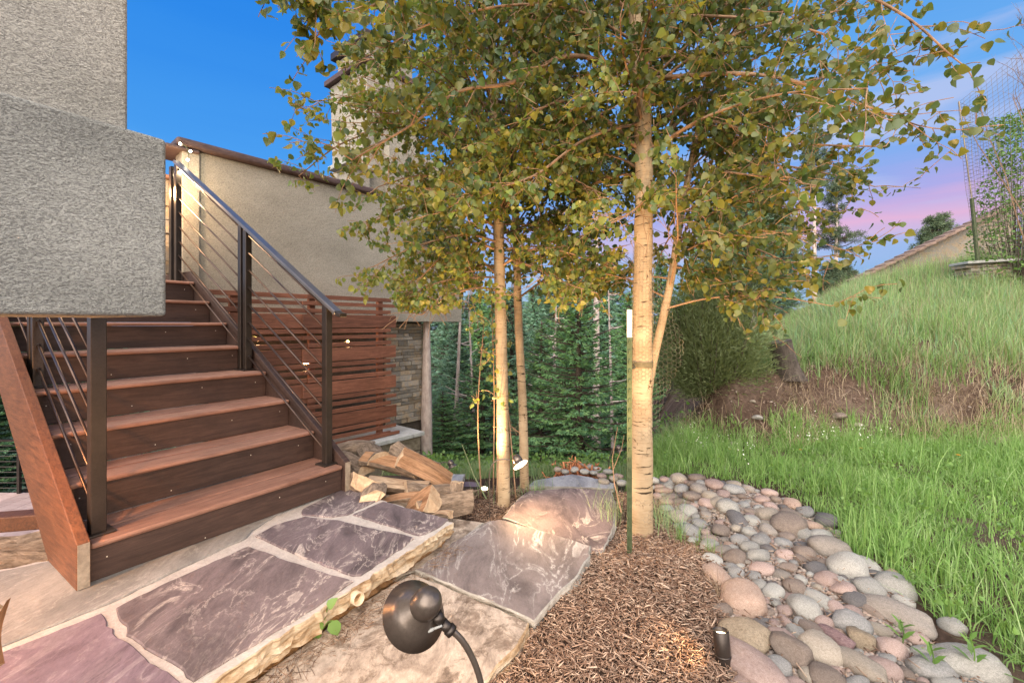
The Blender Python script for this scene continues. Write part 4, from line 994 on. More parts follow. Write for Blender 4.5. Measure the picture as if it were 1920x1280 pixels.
# ------------------------------------------------------------------ juniper
def spray_bush(name, label, cat, loc, W_, H_, n, mat, needle, seed, squash=1.0, stems=60, upd=.6):
    rs = np.random.RandomState(seed); t = thing(name, loc, 0, label, cat); b = MB(); C_ = []; Dr = []
    for k in range(stems):
        az = rs.uniform(0, 6.28); tilt = rs.uniform(.05, 1.0); ln = H_ * rs.uniform(.55, 1.08)
        e = Vector((math.cos(az) * W_ * tilt * .9, math.sin(az) * W_ * tilt * .9 * squash, ln * (1.12 - .45 * tilt)))
        if k % 6 == 0: e.z *= .45
        mid = Vector((e.x * .62, e.y * .62, e.z * .42)); P = catmull([Vector((e.x * .1, e.y * .1, 0)), mid, e], 5)
        b.tube(P, [.012 * (1 - .8 * i / (len(P) - 1)) for i in range(len(P))], 4, cap=False)
        m_ = n // stems; f = rs.uniform(.12, 1, m_) ** .7 * (len(P) - 1); i0 = np.minimum(f.astype(int), len(P) - 2); Pa = np.array([tuple(p) for p in P])
        c = Pa[i0] + (Pa[i0 + 1] - Pa[i0]) * (f - i0)[:, None]; off = rs.normal(size=(m_, 3)) * np.array([.085, .085, .06]) * (W_ / .5)
        C_.append(c + off); dd = (Pa[i0 + 1] - Pa[i0]); dd /= np.linalg.norm(dd, axis=1)[:, None]; Dr.append(dd * upd + off / .1 * .5 + rs.normal(size=(m_, 3)) * .3)
    C_ = np.concatenate(C_); Dr = np.concatenate(Dr); Dr /= np.linalg.norm(Dr, axis=1)[:, None]; n = len(C_)
    C_[:, 2] = np.maximum(C_[:, 2], .02)
    sd_ = np.cross(Dr, rs.normal(size=(n, 3))); sd_ /= np.linalg.norm(sd_, axis=1)[:, None]; ln = rs.uniform(.6, 1.4, n)[:, None] * needle; w_ = ln * .10
    V = np.stack([C_ - sd_ * w_, C_ + sd_ * w_, C_ + Dr * ln, C_ + Dr * ln * .35, C_ + Dr * ln * .8 + sd_ * w_ * 3.2, C_ + Dr * ln * .55 + sd_ * w_ * 1.2, C_ + Dr * ln * .75 - sd_ * w_ * 3.2, C_ + Dr * ln * .5 - sd_ * w_ * 1.2], 1)
    T = np.array([[0, 1, 2], [3, 4, 5], [3, 7, 6]]); Fq = (T[None] + (np.arange(n) * 8)[:, None, None]).reshape(-1, 3)
    mesh_obj('foliage', np_mesh('foliage', V.reshape(-1, 3), Fq, mat), None, t)['kind'] = 'stuff'
    b.build('stems', M_DARKBARK, t, kind='stuff'); return t
jx, jy = (1330 - 960) / F_PX * 5.2, 5.2
spray_bush('juniper_bush', 'bushy grey-green juniper between the wired aspen and the stump', 'bush', (jx, jy, hz(jx, jy) - .03), .66, 1.46, 60000, M_JUNIP, .055, 3, stems=110, upd=.8)
bx_, by_ = (1880 - 960) / F_PX * 7.3, 7.3
tb = spray_bush('leafy_bush', 'tall leafy bush growing inside the wire fence at the right edge', 'bush', (bx_ + .25, by_, hz(bx_, by_)), .62, 2.6, 2400, M_PINEN, .05, 9, stems=46, upd=.9)
rs = np.random.RandomState(77); ncl = 5200
zz = rs.uniform(0, 1, ncl) ** .9; rad_ = .72 * np.sqrt(rs.uniform(0, 1, ncl)) * (1.05 - .65 * zz); th = rs.uniform(0, 6.28, ncl)
cl = np.stack([np.cos(th) * rad_ + .05 * np.sin(zz * 30), np.sin(th) * rad_, .05 + zz * 2.75], 1)
cl = cl[fbm(cl[:, 0] * 1.0 + cl[:, 1], cl[:, 2], 5.5, 4) > -.35]
o = mesh_obj('leaves', leaf_mesh('leaves', cl, rs.uniform(.025, .05, len(cl)), M_WEED, rs, np.array([0, 0, .5]), .8), None, tb); o['kind'] = 'stuff'
# ================================================================== dry creek bed of river stones
RZ = -.165
ZB = [(1, 515, 695, 225, 150, 0, 'orange', 'big round pinkish-orange boulder at the mulch edge, above the ochre angular rock'),
 (0, 400, 580, 110, 165, 25, 'orange', 'salmon stone tilted at the mulch edge, above the big round orange boulder'),
 (2, 525, 855, 255, 190, -25, 'ochre', 'angular ochre-brown rock right beside the dark cylinder light'),
 (1, 545, 1000, 215, 260, 30, 'pink', 'big speckled pink boulder touching the dark cylinder light'),
 (2, 760, 955, 235, 140, -25, 'brown', 'brown angular slab below the pink angular rock'),
 (1, 908, 940, 200, 130, -30, 'tan', 'smooth tan oval boulder right of the brown angular slab'),
 (1, 1080, 1000, 140, 200, 30, 'tan', 'egg-shaped tan boulder standing left of the mottled pink cobble'),
 (1, 1222, 1035, 145, 115, -10, 'pink', 'mottled pink cobble between the egg-shaped tan boulder and the grey angular block'),
 (2, 1455, 1010, 265, 130, 5, 'grey', 'dark grey angular block in front of the long pale boulder'),
 (1, 1650, 1000, 310, 130, -12, 'pale', 'long pale boulder at the grass edge behind the grey angular block'),
 (1, 1272, 740, 170, 300, 33, 'greybrown', 'longest grey-brown boulder, leaning beside the grass'),
 (1, 1275, 622, 175, 120, -30, 'pale', 'pale green-grey boulder against the grass, above the longest grey-brown boulder'),
 (1, 1258, 930, 130, 100, 0, 'pink', 'squarish dusky pink cobble below the longest grey-brown boulder'),
 (2, 1112, 893, 150, 125, -20, 'ochre', 'ochre knobbly rock between the plum angular rock and the dusky pink cobble'),
 (2, 970, 872, 140, 150, 35, 'plum', 'plum-red angular rock with sharp edges, in the middle of the creek bed'),
 (1, 1180, 825, 170, 44, -40, 'tan', 'long thin tan stone lying along the longest grey-brown boulder'),
 (1, 1062, 812, 175, 95, -25, 'grey', 'smooth slate-grey oval boulder above the ochre knobbly rock'),
 (1, 905, 682, 100, 155, 35, 'pale', 'pale speckled oval stone leaning right, in the middle of the creek bed'),
 (1, 826, 735, 155, 95, -10, 'pale', 'pale grey oval stone below the brown egg-shaped one'),
 (1, 775, 625, 115, 85, -15, 'brown', 'brown egg-shaped stone above the pale grey oval one'),
 (1, 668, 652, 105, 80, -35, 'pale', 'pale round stone right of the big round orange boulder'),
 (1, 785, 848, 75, 135, -5, 'pale', 'upright pale speckled stone above the smooth tan oval boulder'),
 (2, 722, 790, 64, 74, 10, 'pink', 'small pink angular stone left of the upright pale speckled one'),
 (1, 862, 835, 95, 105, 20, 'brown', 'brownish rounded stone left of the plum-red angular rock'),
 (2, 606, 815, 60, 135, 38, 'dark', 'dark narrow stone standing against the ochre-brown rock'),
 (2, 715, 880, 150, 90, -25, 'pink', 'flat pink angular rock above the brown angular slab'),
 (1, 1076, 695, 125, 66, 5, 'dark', 'dark grey flattened stone near the grass side'),
 (1, 1068, 755, 95, 72, 0, 'pink', 'rounded pink stone under the dark grey flattened one'),
 (1, 1152, 725, 80, 130, 20, 'brown', 'brownish pink stone tucked beside the longest grey-brown boulder'),
 (2, 1010, 640, 125, 100, -30, 'pink', 'pale pink angular rock right of the leaning pale speckled stone'),
 (1, 930, 598, 110, 80, -20, 'pink', 'dusty pink stone left of the pale pink angular rock'),
 (1, 1038, 540, 190, 95, -8, 'pale', 'broad speckled cream boulder at the grass edge'),
 (1, 955, 442, 205, 100, -18, 'greybrown', 'broad grey-brown boulder at the grass edge, above the speckled cream one'),
 (1, 908, 372, 115, 75, -20, 'pale', 'pale stone at the grass edge above the broad grey-brown boulder'),
 (1, 817, 355, 98, 88, 15, 'pale', 'round cream stone right of the long brown upper boulder'),
 (1, 745, 322, 175, 95, -15, 'brown', 'long brown boulder at the upper bend of the creek bed'),
 (1, 640, 265, 135, 50, -5, 'tan', 'flat tan stone at the upper grass edge'),
 (1, 560, 300, 85, 55, 5, 'pale', 'pale egg stone left of the flat tan one at the bend'),
 (1, 485, 285, 88, 92, -20, 'dark', 'dark brown rounded boulder at the bend of the creek bed'),
 (1, 630, 312, 66, 48, 20, 'tan', 'small tan egg between the pale egg and the long brown boulder'),
 (1, 440, 240, 115, 60, -10, 'pale', 'pale grey stone left above the dark brown boulder'),
 (1, 392, 212, 90, 60, -5, 'tan', 'tan stone at the grass edge above the dark brown boulder'),
 (1, 340, 205, 84, 66, 10, 'pink', 'pinkish stone near the wired aspen, at the grass edge'),
 (1, 240, 225, 92, 64, 0, 'pale', 'whitish oval stone closest to the wired aspen'),
 (1, 714, 405, 84, 62, 20, 'grey', 'grey-violet pebble below the long brown upper boulder'),
 (1, 606, 402, 95, 50, -10, 'grey', 'grey low stone in the upper middle of the creek bed'),
 (1, 822, 472, 105, 62, 0, 'brown', 'pinkish brown stone left of the broad grey-brown boulder'),
 (2, 733, 540, 95, 88, 30, 'brown', 'brown angular stone in the middle of the upper creek bed'),
 (2, 880, 540, 125, 66, 0, 'dark', 'dark purple angular stone left of the speckled cream boulder'),
 (1, 480, 556, 80, 78, 0, 'grey', 'blue-grey round stone right of the salmon stone'),
 (1, 570, 575, 74, 64, -20, 'grey', 'light blue-grey stone beside the blue-grey round one'),
 (1, 475, 482, 118, 60, -12, 'brown', 'rust-brown flat stone above the blue-grey pair'),
 (1, 722, 482, 90, 44, 5, 'pink', 'flat pinkish stone above the brown angular one'),
 (1, 692, 1012, 125, 84, 15, 'grey', 'grey-green striped cobble below the brown angular slab'),
 (1, 560, 1100, 220, 70, -5, 'pink', 'pale pink flat boulder at the bottom, beside the dark cylinder light'),
 (1, 935, 1070, 170, 110, -10, 'brown', 'pinkish brown rounded boulder at the bottom under the tan oval one'),
 (1, 850, 1050, 110, 70, 15, 'tan', 'tan stone half under the tan oval boulder at the bottom'),
 (1, 1335, 1065, 80, 62, -10, 'brown', 'small brown cobble between the mottled pink one and the grey angular block'),
 (1, 1555, 1095, 290, 66, -4, 'pale', 'wide pale grey boulder at the bottom, below the grey angular block'),
 (1, 1562, 822, 108, 82, 0, 'pale', 'cream rounded stone lying apart in the soil near the grass'),
 (1, 770, 1105, 140, 70, 0, 'pink', 'rosy stone at the bottom below the grey-green striped cobble'),
 (1, 1090, 1110, 130, 50, 0, 'grey', 'grey stone at the very bottom below the egg-shaped tan boulder'),
 (1, 1410, 940, 110, 50, 0, 'pale', 'whitish stone above the grey angular block'),
 (1, 350, 385, 105, 70, -10, 'pale', 'whitish rounded stone at the mulch side of the bend'),
 (1, 250, 310, 110, 50, -5, 'grey', 'flat bluish stone near the wired aspen, on the mulch side'),
 (2, 410, 320, 110, 55, -10, 'brown', 'brownish flat stone left below the dark brown boulder'),
 (1, 640, 345, 85, 44, 10, 'greybrown', 'flat grey-brown stone under the small tan egg'),
 (1, 800, 800, 60, 40, 0, 'grey', 'small grey stone above the brownish rounded one'),
 (1, 985, 735, 90, 60, 10, 'pink', 'pinkish stone between the leaning pale oval and the rounded pink stone')]
def rock_mesh(kind, seed, sub=3):
    bm = bmesh.new(); bmesh.ops.create_icosphere(bm, subdivisions=sub, radius=1)
    rr = random.Random(seed); planes = []
    if kind == 2:
        for i in range(9):
            n = Vector((rr.gauss(0, 1), rr.gauss(0, 1), rr.gauss(0, .8))).normalized(); planes.append((n, rr.uniform(.60, .86)))
    for v in bm.verts:
        p = v.co.copy(); l = Vector((abs(p.x) ** 2.5 + abs(p.y) ** 2.5 + abs(p.z) ** 2.5, 0, 0)).x ** (1 / 2.5)
        p = p / l
        p *= 1 + .20 * mnoise.noise(p * 1.1 + Vector((seed * 3.7, 0, 0))) + .04 * mnoise.noise(p * 3 + Vector((seed, 1, 0)))
        for n, d in planes:
            e = p.dot(n) - d
            if e > 0: p -= n * e * .92
        if kind == 2: p += p.normalized() * .03 * mnoise.noise(p * 5 + Vector((seed, 0, 0)))
        v.co = p
    me = bpy.data.meshes.new('stone'); bm.to_mesh(me); bm.free(); me.shade_smooth(); return me
import bmesh
RM = {1: [rock_mesh(1, i) for i in range(7)], 2: [rock_mesh(2, 20 + i) for i in range(5)]}
RMS = [rock_mesh(1, 40 + i, 2) for i in range(6)] + [rock_mesh(2, 60 + i, 2) for i in range(2)]
mcache = {}
def stone_obj(src, col, x, y, z, a, b, c, rz, label, group=None):
    key = (src.name, col)
    if key not in mcache:
        me = src.copy(); me.materials.clear(); me.materials.append(M_ROCK[col]); mcache[key] = me
    o = mesh_obj('river_stone', mcache[key], None, None, (x, y, z), (rnd.uniform(-.18, .18), rnd.uniform(-.18, .18), rz), (a, b, c))
    return tag(o, label, 'stone', group)
import re
placed = []; BIG = []; used_lab = set()
for i, (kd, cx, cy, w_, h_, ang, col, lab) in enumerate(ZB):
    if kd == 0: kd = 1
    u, v = 1200 + cx / 2.667, 860 + cy / 2.667
    if v > 1276: v = 1276 + (v - 1276) * 1
    wp, hp = w_ / 2.667, h_ / 2.667
    x, y, _ = G(u, v + hp * .10, RZ + .02)
    pm = y / F_PX
    el = math.atan2(HC - RZ, y)                        # how steeply the ground is seen
    # picture ellipse -> ground ellipse: the upright axis is foreshortened
    A = wp * pm / 2 * .95; 
    B = hp * pm / 2 * .92 / max(.40, math.sin(el) * .85 + .12)
    th = R(ang); 
    # long axis direction on the ground
    if abs(ang) >= 5:
        dx, dy = math.cos(th) if w_ >= h_ else math.sin(th), (math.sin(th) if w_ >= h_ else math.cos(th))
        dy_g = dy / max(.45, math.sin(el)); 
        if w_ < h_: rz = math.atan2(dy_g, -dx)
        else: rz = math.atan2(dy_g, dx)
        la = max(A, B) if w_ < h_ else A; sa = min(A, B) if w_ < h_ else B
    else: rz, la, sa = 0, A, B
    la = min(la, sa * 2.1) if kd else la; sa = max(min(sa, la * 1.05), la * .48); hh = min(la, sa) * rnd.uniform(.60, .78)
    hh = max(hh, .022)
    z = hz(x, y) + hh * .35
    placed.append((x, y, max(la, sa) * .45 + sa * .38)); BIG.append((x, y, re.split(r' (at|above|below|right|between|beside|in|under|left|touching|against|behind|with|near|closest|standing|leaning|lying|tucked|tilted|half|under|wood|half)\b|,', lab)[0]))
    stone_obj(rnd.choice(RM[kd]), col, x, y, z, la, sa, hh, rz, lab)
# the smaller cobbles that fill the bed
bed_px = [(1232, 905), (1262, 892), (1310, 905), (1390, 918), (1470, 940), (1560, 985), (1590, 1035), (1640, 1062), (1690, 1085), (1720, 1160), (1740, 1205), (1860, 1250), (1880, 1330), (1700, 1420), (1370, 1330), (1362, 1180), (1335, 1120), (1332, 1060), (1330, 1020), (1290, 990), (1250, 962), (1225, 930)]
bed = [G(u, v, RZ)[:2] for u, v in bed_px]
def inpoly(px, py, poly):
    px = np.asarray(px); py = np.asarray(py); c = np.zeros(px.shape, bool); n = len(poly)
    for i in range(n):
        x0, y0 = poly[i]; x1, y1 = poly[(i + 1) % n]
        k = ((y0 > py) != (y1 > py)) & (px < (x1 - x0) * (py - y0) / (y1 - y0 + 1e-12) + x0); c ^= k
    return c
bx = [p[0] for p in bed]; by = [p[1] for p in bed]
cnt = 0
SL = 'small rounded pink or grey cobble packed between the larger stones of the creek bed'
cols = ['pink', 'grey', 'pale', 'tan', 'brown', 'greybrown', 'pink', 'pale', 'orange', 'dark', 'pale']
for rad, tries, cov in ((.055, 500, 1.0), (.042, 900, 1.0), (.030, 2200, .95), (.020, 2600, .9)):
    for _ in range(tries):
        x = rnd.uniform(min(bx), max(bx)); y = rnd.uniform(min(by), max(by))
        if not inpoly(x, y, bed) or cnt >= 225: continue
        if any((x - a) ** 2 + (y - b) ** 2 < (c + rad * cov) ** 2 for a, b, c in placed): continue
        r_ = rad * rnd.uniform(.85, 1.15); e_ = rnd.uniform(1.05, 1.45); hh = r_ * rnd.uniform(.55, .75)
        col = rnd.choice(cols); nb_ = sorted(BIG, key=lambda t_: (t_[0] - x) ** 2 + (t_[1] - y) ** 2)[:3]; w1_ = {'greybrown': 'grey-brown', 'pale': 'whitish', 'dark': 'dark grey'}.get(col, col)
        w2_ = 'tiny' if rad < .025 else 'small' if rad < .035 else 'rounded'; lab_ = None
        for a_, b_ in ((0, 1), (0, 2), (1, 2)):
            for ex in ('', 'oval ', 'round '):
                if ex == 'oval ' and e_ < 1.25 or ex == 'round ' and e_ >= 1.25: continue
                l_ = '%s %s %scobble between the %s and the %s' % (w2_, w1_, ex, nb_[a_][2], nb_[b_][2])
                if len(l_.split()) <= 16 and l_ not in used_lab and nb_[a_][2] != nb_[b_][2]: lab_ = l_; break
            if lab_: break
        used_lab.add(lab_)
        stone_obj(rnd.choice(RMS), col, x, y, hz(x, y) + hh * .5, r_ * e_, r_, hh, rnd.uniform(0, 3.14), lab_ or SL, 'small cobbles of the dry creek bed'); placed.append((x, y, rad)); cnt += 1
print('small stones', cnt)
# pale stones edging the far end of the path
FS = 'small pale stone in the line edging the far end of the flagstone path'
ORD = 'first second third fourth fifth sixth seventh eighth ninth tenth eleventh twelfth thirteenth fourteenth fifteenth sixteenth seventeenth eighteenth nineteenth last'.split()
for i, (u, v) in enumerate(sorted([(1060, 884), (1078, 880), (1096, 884), (1112, 886), (1128, 892), (1140, 884), (1150, 897), (1166, 905), (1226, 900), (1244, 898), (1218, 912), (1088, 872), (1106, 875), (1120, 878), (1046, 880), (1236, 912), (1255, 915), (1270, 925), (1132, 902), (1160, 892)])):
    d = 3.75 + (900 - v) * .02 if u < 1170 else 3.4
    x = (u - 960) / F_PX * d
    stone_obj(rnd.choice(RMS), rnd.choice(['pale', 'tan', 'pale', 'pink']), x, d, HC - (v - HOR) / F_PX * d, .045 * rnd.uniform(.8, 1.2), .035, .024, rnd.uniform(-.5, .5), ORD[i] + ' stone from the left in the pale row edging the far path end', 'stones edging the far path end')
# fine grit filling the gaps (uncountable)
rs = np.random.RandomState(12); n = 26000
gxp = rs.uniform(min(bx), max(bx), n); gyp = rs.uniform(min(by), max(by), n); k = inpoly(gxp, gyp, bed); gxp, gyp = gxp[k], gyp[k]
def pebbles(name, x, y, s, mat, rs, kind='stuff', lift=.3):
    oct_ = np.array([[1, 0, 0], [-1, 0, 0], [0, 1, 0], [0, -1, 0], [0, 0, 1], [0, 0, -1.]]); T = np.array([[0, 2, 4], [2, 1, 4], [1, 3, 4], [3, 0, 4], [2, 0, 5], [1, 2, 5], [3, 1, 5], [0, 3, 5]])
    n = len(x); an = rs.uniform(0, 6.28, n); sc_ = s[:, None] * rs.uniform(.6, 1.2, (n, 3)) * np.array([1.2, 1, .6])
    P = oct_[None] * sc_[:, None]; c, d = np.cos(an)[:, None], np.sin(an)[:, None]
    V = np.stack([P[..., 0] * c - P[..., 1] * d + x[:, None], P[..., 0] * d + P[..., 1] * c + y[:, None], P[..., 2] + (hgt(x, y) + s * lift)[:, None]], -1)
    me = np_mesh(name, V.reshape(-1, 3), (T[None] + (np.arange(n) * 6)[:, None, None]).reshape(-1, 3), mat, True); o = mesh_obj(name, me, None); o['kind'] = kind; return o
M_CRUMB = mk_leaf('soil_crumb', [(.07, .045, .033), (.13, .09, .07), (.20, .15, .12), (.09, .06, .045), (.30, .25, .21)], 0, .95, .1)
M_GRIT = mk_leaf('grit', [(.28, .22, .18), (.42, .36, .32), (.22, .20, .19), (.40, .29, .24)], 0, .85, .2)
pebbles('gravel', gxp, gyp, rs.uniform(.006, .016, len(gxp)), M_GRIT, rs)

# ================================================================== mulch
LITTER = True
def slabmask(x, y):
    k = np.zeros(x.shape, bool)
    for poly, z in [(GP(outline, 0), 0)] + [(GP(p[3], p[1]), 0) for p in low[:4]]: k |= inpoly(x, y, poly)
    return k
rs = np.random.RandomState(21)
def chips(name, x, y, rs, mat, L_=(.012, .045), W_=(.002, .0062), zl=.004, zs=.012, tiltv=.25):
    n = len(x); an = rs.uniform(0, 6.28, n); el = rs.normal(size=n) * tiltv; ln = rs.uniform(*L_, n) / 2; w_ = rs.uniform(*W_, n) / 2; h_ = w_ * rs.uniform(.3, .8, n)
    d = np.stack([np.cos(an) * np.cos(el), np.sin(an) * np.cos(el), np.sin(el)], 1); s_ = np.stack([-np.sin(an), np.cos(an), rs.normal(size=n) * .3], 1)
    s_ /= np.linalg.norm(s_, axis=1)[:, None]; u_ = np.cross(d, s_)
    z = hgt(x, y) + zl + np.abs(rs.normal(size=n)) * zs
    c = np.stack([x, y, z], 1); q = []
    for a, b, e in ((-1, -1, -1), (-1, 1, -1), (-1, 0, 1), (1, -.7, -1), (1, .7, -1), (1, .1, 1)): q.append(c + d * (ln * a)[:, None] + s_ * (w_ * b)[:, None] + u_ * (h_ * e)[:, None])
    V = np.stack(q, 1); T = np.array([[0, 1, 2], [3, 5, 4], [0, 3, 4], [0, 4, 1], [1, 4, 5], [1, 5, 2], [2, 5, 3], [2, 3, 0]])
    o = mesh_obj(name, np_mesh(name, V.reshape(-1, 3), (T[None] + (np.arange(n) * 6)[:, None, None]).reshape(-1, 3), mat), None); o['kind'] = 'stuff'; return o
mul_px = [(640, 1500), (905, 1284), (1000, 1165), (1110, 1040), (1156, 990), (1150, 940), (1160, 915), (1232, 930), (1290, 985), (1345, 1020), (1345, 1090), (1372, 1180), (1385, 1330), (1400, 1600)]
mul = [G(u, v, -.17)[:2] for u, v in mul_px]
n = 80000; x = rs.uniform(-.4, 1.5, n); y = rs.uniform(.7, 3.6, n); k = inpoly(x, y, mul); x, y = x[k], y[k]; print('chips', len(x))
chips('mulch', x, y, rs, M_CHIP)
n = 2600; x = rs.uniform(min(bx), max(bx), n); y = rs.uniform(min(by), max(by), n); k = inpoly(x, y, bed); chips('leaf_litter', x[k], y[k], rs, M_CHIP, L_=(.01, .05), W_=(.002, .006), zl=.012, zs=.012)
# island bed round the slender aspens and the strip under the ledge
mul2 = [G(u, v, -.19)[:2] for u, v in [(760, 972), (846, 962), (905, 976), (942, 968), (975, 925), (1000, 900), (985, 892), (930, 892), (880, 910), (830, 935)]]
n = 26000; x = rs.uniform(-1.4, .5, n); y = rs.uniform(1.6, 4.2, n); k = inpoly(x, y, mul2); x, y = x[k], y[k]; chips('mulch', x, y, rs, M_CHIP)
lp = [G(u, v, 0)[:2] for u, v in [(852, 976), (380, 1284)]]
t = rs.uniform(0, 1, 4500); x = lp[0][0] + (lp[1][0] - lp[0][0]) * t + rs.uniform(-.02, .10, 4500); y = lp[0][1] + (lp[1][1] - lp[0][1]) * t + rs.uniform(-.08, .02, 4500)
chips('mulch', x, y, rs, M_CHIP, zl=.02, zs=.02, L_=(.02, .07), W_=(.001, .003))

# ================================================================== grass
def blades(name, x, y, hgt_, wid, mat, rs, lean=.45, segs=3, zoff=-.01):
    n = len(x); z0 = hgt(x, y) + zoff; an = rs.uniform(0, 6.28, n); la = np.abs(rs.normal(size=n)) * lean; fa = rs.uniform(0, 6.28, n)
    ld = np.stack([np.cos(an), np.sin(an), np.zeros(n)], 1); sd_ = np.stack([np.cos(fa), np.sin(fa), np.zeros(n)], 1); Vs = []
    for i in range(segs + 1):
        t = i / segs; c = np.stack([x, y, z0], 1) + ld * (hgt_ * la * t * t)[:, None] + np.array([0, 0, 1.])[None] * (hgt_ * (t - .28 * la * t * t))[:, None]
        w_ = wid * (1 - t) ** .7
        if i < segs: Vs += [c - sd_ * w_[:, None] / 2, c + sd_ * w_[:, None] / 2]
        else: Vs += [c]
    V = np.stack(Vs, 1); T = []
    for i in range(segs - 1): T += [[2 * i, 2 * i + 1, 2 * i + 3], [2 * i, 2 * i + 3, 2 * i + 2]]
    T += [[2 * segs - 2, 2 * segs - 1, 2 * segs]]; T = np.array(T)
    o = mesh_obj(name, np_mesh(name, V.reshape(-1, 3), (T[None] + (np.arange(n) * (2 * segs + 1))[:, None, None]).reshape(-1, 3), mat), None); o['kind'] = 'stuff'; return o
def clump(x, y, per, spread, rs):
    return (np.repeat(x, per) + rs.normal(size=len(x) * per) * spread, np.repeat(y, per) + rs.normal(size=len(y) * per) * spread)
def qof(x, y): return y - (4.35 + 1.1 * np.maximum(0, 2.3 - x) + .12 * np.sin(x * 2.1))
def lawnmask(x, y, rs):
    a = x / np.maximum(y, .3); q = qof(x, y)
    gb = [G(u, v, RZ)[:2] for u, v in [(1215, 920), (1240, 885), (1310, 898), (1400, 912), (1480, 935), (1575, 985), (1600, 1045), (1690, 1080), (1735, 1160), (1800, 1180), (1880, 1235), (1960, 1300), (2300, 1500), (1300, 1700), (900, 1300)]]
    k = ~inpoly(x, y, gb) & (a > .27 + .04 * (y > 4)) & (q < .22 + rs.normal(size=len(x)) * .08) & (x < 6.5)
    k &= ~((x < 1.35) & (y < 3.55))
    k &= (fbm(x, y, 3.1, 5) + rs.uniform(-1.1, 1.4, len(x)) > -.75)
    return k
rs = np.random.RandomState(33)
n = 15000; cx = rs.uniform(.9, 6.5, n); cy = rs.uniform(1.3, 6.4, n); k = lawnmask(cx, cy, rs); cx, cy = cx[k], cy[k]
x, y = clump(cx, cy, 11, .03, rs); hh = rs.uniform(.05, .20, len(x)) * (1 + .5 * fbm(x, y, 2.1, 8)); print('lawn', len(x))
blades('grass', x, y, hh, rs.uniform(.003, .0085, len(x)), M_GRASS, rs, .65)
# broad weed leaves within the lawn
n = 900; k = rs.choice(len(cx), n); x, y = clump(cx[k], cy[k], 8, .02, rs); blades('weeds', x, y, rs.uniform(.05, .13, len(x)), rs.uniform(.009, .016, len(x)), M_WEED, rs, 1.1, 3)
k = rs.choice(len(cx), 420); x, y = clump(cx[k], cy[k], 10, .03, rs); z = hgt(x, y) + rs.uniform(.03, .15, len(x)); me = leaf_mesh('broad_weeds', np.stack([x, y, z], 1), rs.uniform(.012, .026, len(x)), M_WEED, rs, np.array([0, 0, .7]), .8); mesh_obj('broad_weeds', me, None)['kind'] = 'stuff'
# tall single stalks in the lawn
k = rs.choice(len(cx), 1100); x, y = cx[k], cy[k]; blades('tall_grass', x, y, rs.uniform(.22, .40, len(x)), rs.uniform(.003, .007, len(x)), M_GRASS, rs, .5, 4)
# slope
n = 26000; cx = rs.uniform(1.2, 12, n); cy = rs.uniform(4.4, 11.5, n); a = cx / cy; q = qof(cx, cy)
k = (q > .74 + rs.normal(size=n) * .10 + .25 * (fbm(cx, cy, 2.3, 3) > .5)) & (a > .50) & (a < 1.25)
k |= (q > .25) & (q < .62) & (a > .50) & (fbm(cx, cy, 2.9, 7) > .55) & (rs.rand(n) < .6)
k &= fbm(cx, cy, 2.6, 4) + rs.uniform(-.9, 1.2, n) > -.55
k &= ~((np.abs(cx / cy - .632) < .055) & (cy < 5.6))
sx, sy = cx[k], cy[k]; x, y = clump(sx, sy, 7, .04, rs); dd = np.hypot(x, y)
print('slope', len(x)); blades('grass', x, y, rs.uniform(.10, .34, len(x)) * (1 + .45 * fbm(x, y, 1.5, 2)), rs.uniform(.004, .010, len(x)) * (.6 + dd / 8), M_GRASS2, rs, .5)
k = rs.choice(len(sx), 5200); x, y = clump(sx[k], sy[k], 2, .05, rs); blades('tall_grass', x, y, rs.uniform(.3, .55, len(x)), rs.uniform(.003, .005, len(x)), M_GRASS, rs, .5, 4)
k = rs.choice(len(sx), 3600); x, y = clump(sx[k], sy[k], 2, .05, rs); blades('dry_grass', x, y, rs.uniform(.2, .60, len(x)), rs.uniform(.003, .005, len(x)), M_DRY, rs, .3, 3)
tp_ = [(1500, 690, 5.2), (1530, 670, 5.3), (1570, 690, 5.2), (1610, 700, 5.1), (1650, 720, 5.0), (1690, 740, 4.9), (1720, 760, 4.8), (1745, 720, 5.0), (1670, 690, 5.2), (1700, 690, 5.2), (1790, 740, 4.9), (1850, 700, 5.1), (1900, 740, 4.9), (1440, 700, 5.3), (1560, 650, 5.6), (1640, 650, 5.6), (1800, 660, 5.5), (1730, 640, 5.7)]
bxx = np.array([(u - 960) / F_PX * d for u, v, d in tp_]); byy = np.array([d for u, v, d in tp_]); x, y = clump(bxx, byy, 60, .07, rs); blades('grass_tuft', x, y, rs.uniform(.18, .48, len(x)), rs.uniform(.005, .009, len(x)), M_GRASS, rs, .8, 5)
# seed heads on the ridge
k = np.argsort(-qof(sx, sy) + rs.normal(size=len(sx)) * .5)[:700]; x, y = sx[k], sy[k]; blades('seed_heads', x, y, rs.uniform(.3, .6, len(x)), rs.uniform(.004, .006, len(x)), M_DRY, rs, .22, 4)
# dead thatch and roots hanging over the cut bank
n = 7200; cx = rs.uniform(1.6, 7, n); cy = rs.uniform(4.2, 7.0, n); q = qof(cx, cy); k = (q > -.05) & (q < .85) & (cx / cy > .36) & (fbm(cx, cy, 2.2, 9) + rs.uniform(-1, 1, n) + .8 * (cx / cy > .86) > .0); x, y = clump(cx[k], cy[k], 4, .05, rs)
blades('dry_roots', x, y, rs.uniform(.08, .40, len(x)), rs.uniform(.003, .005, len(x)), M_DRY, rs, 1.5, 4)
n = 5000; x = rs.uniform(1.2, 7, n); y = rs.uniform(4.2, 7.0, n); q = qof(x, y); k = (q > -.1) & (q < .9) & (x / y > .25); x, y = x[k], y[k]; chips('soil_crumbs', x, y, rs, M_CRUMB, L_=(.008, .04), W_=(.008, .03), zl=.0)
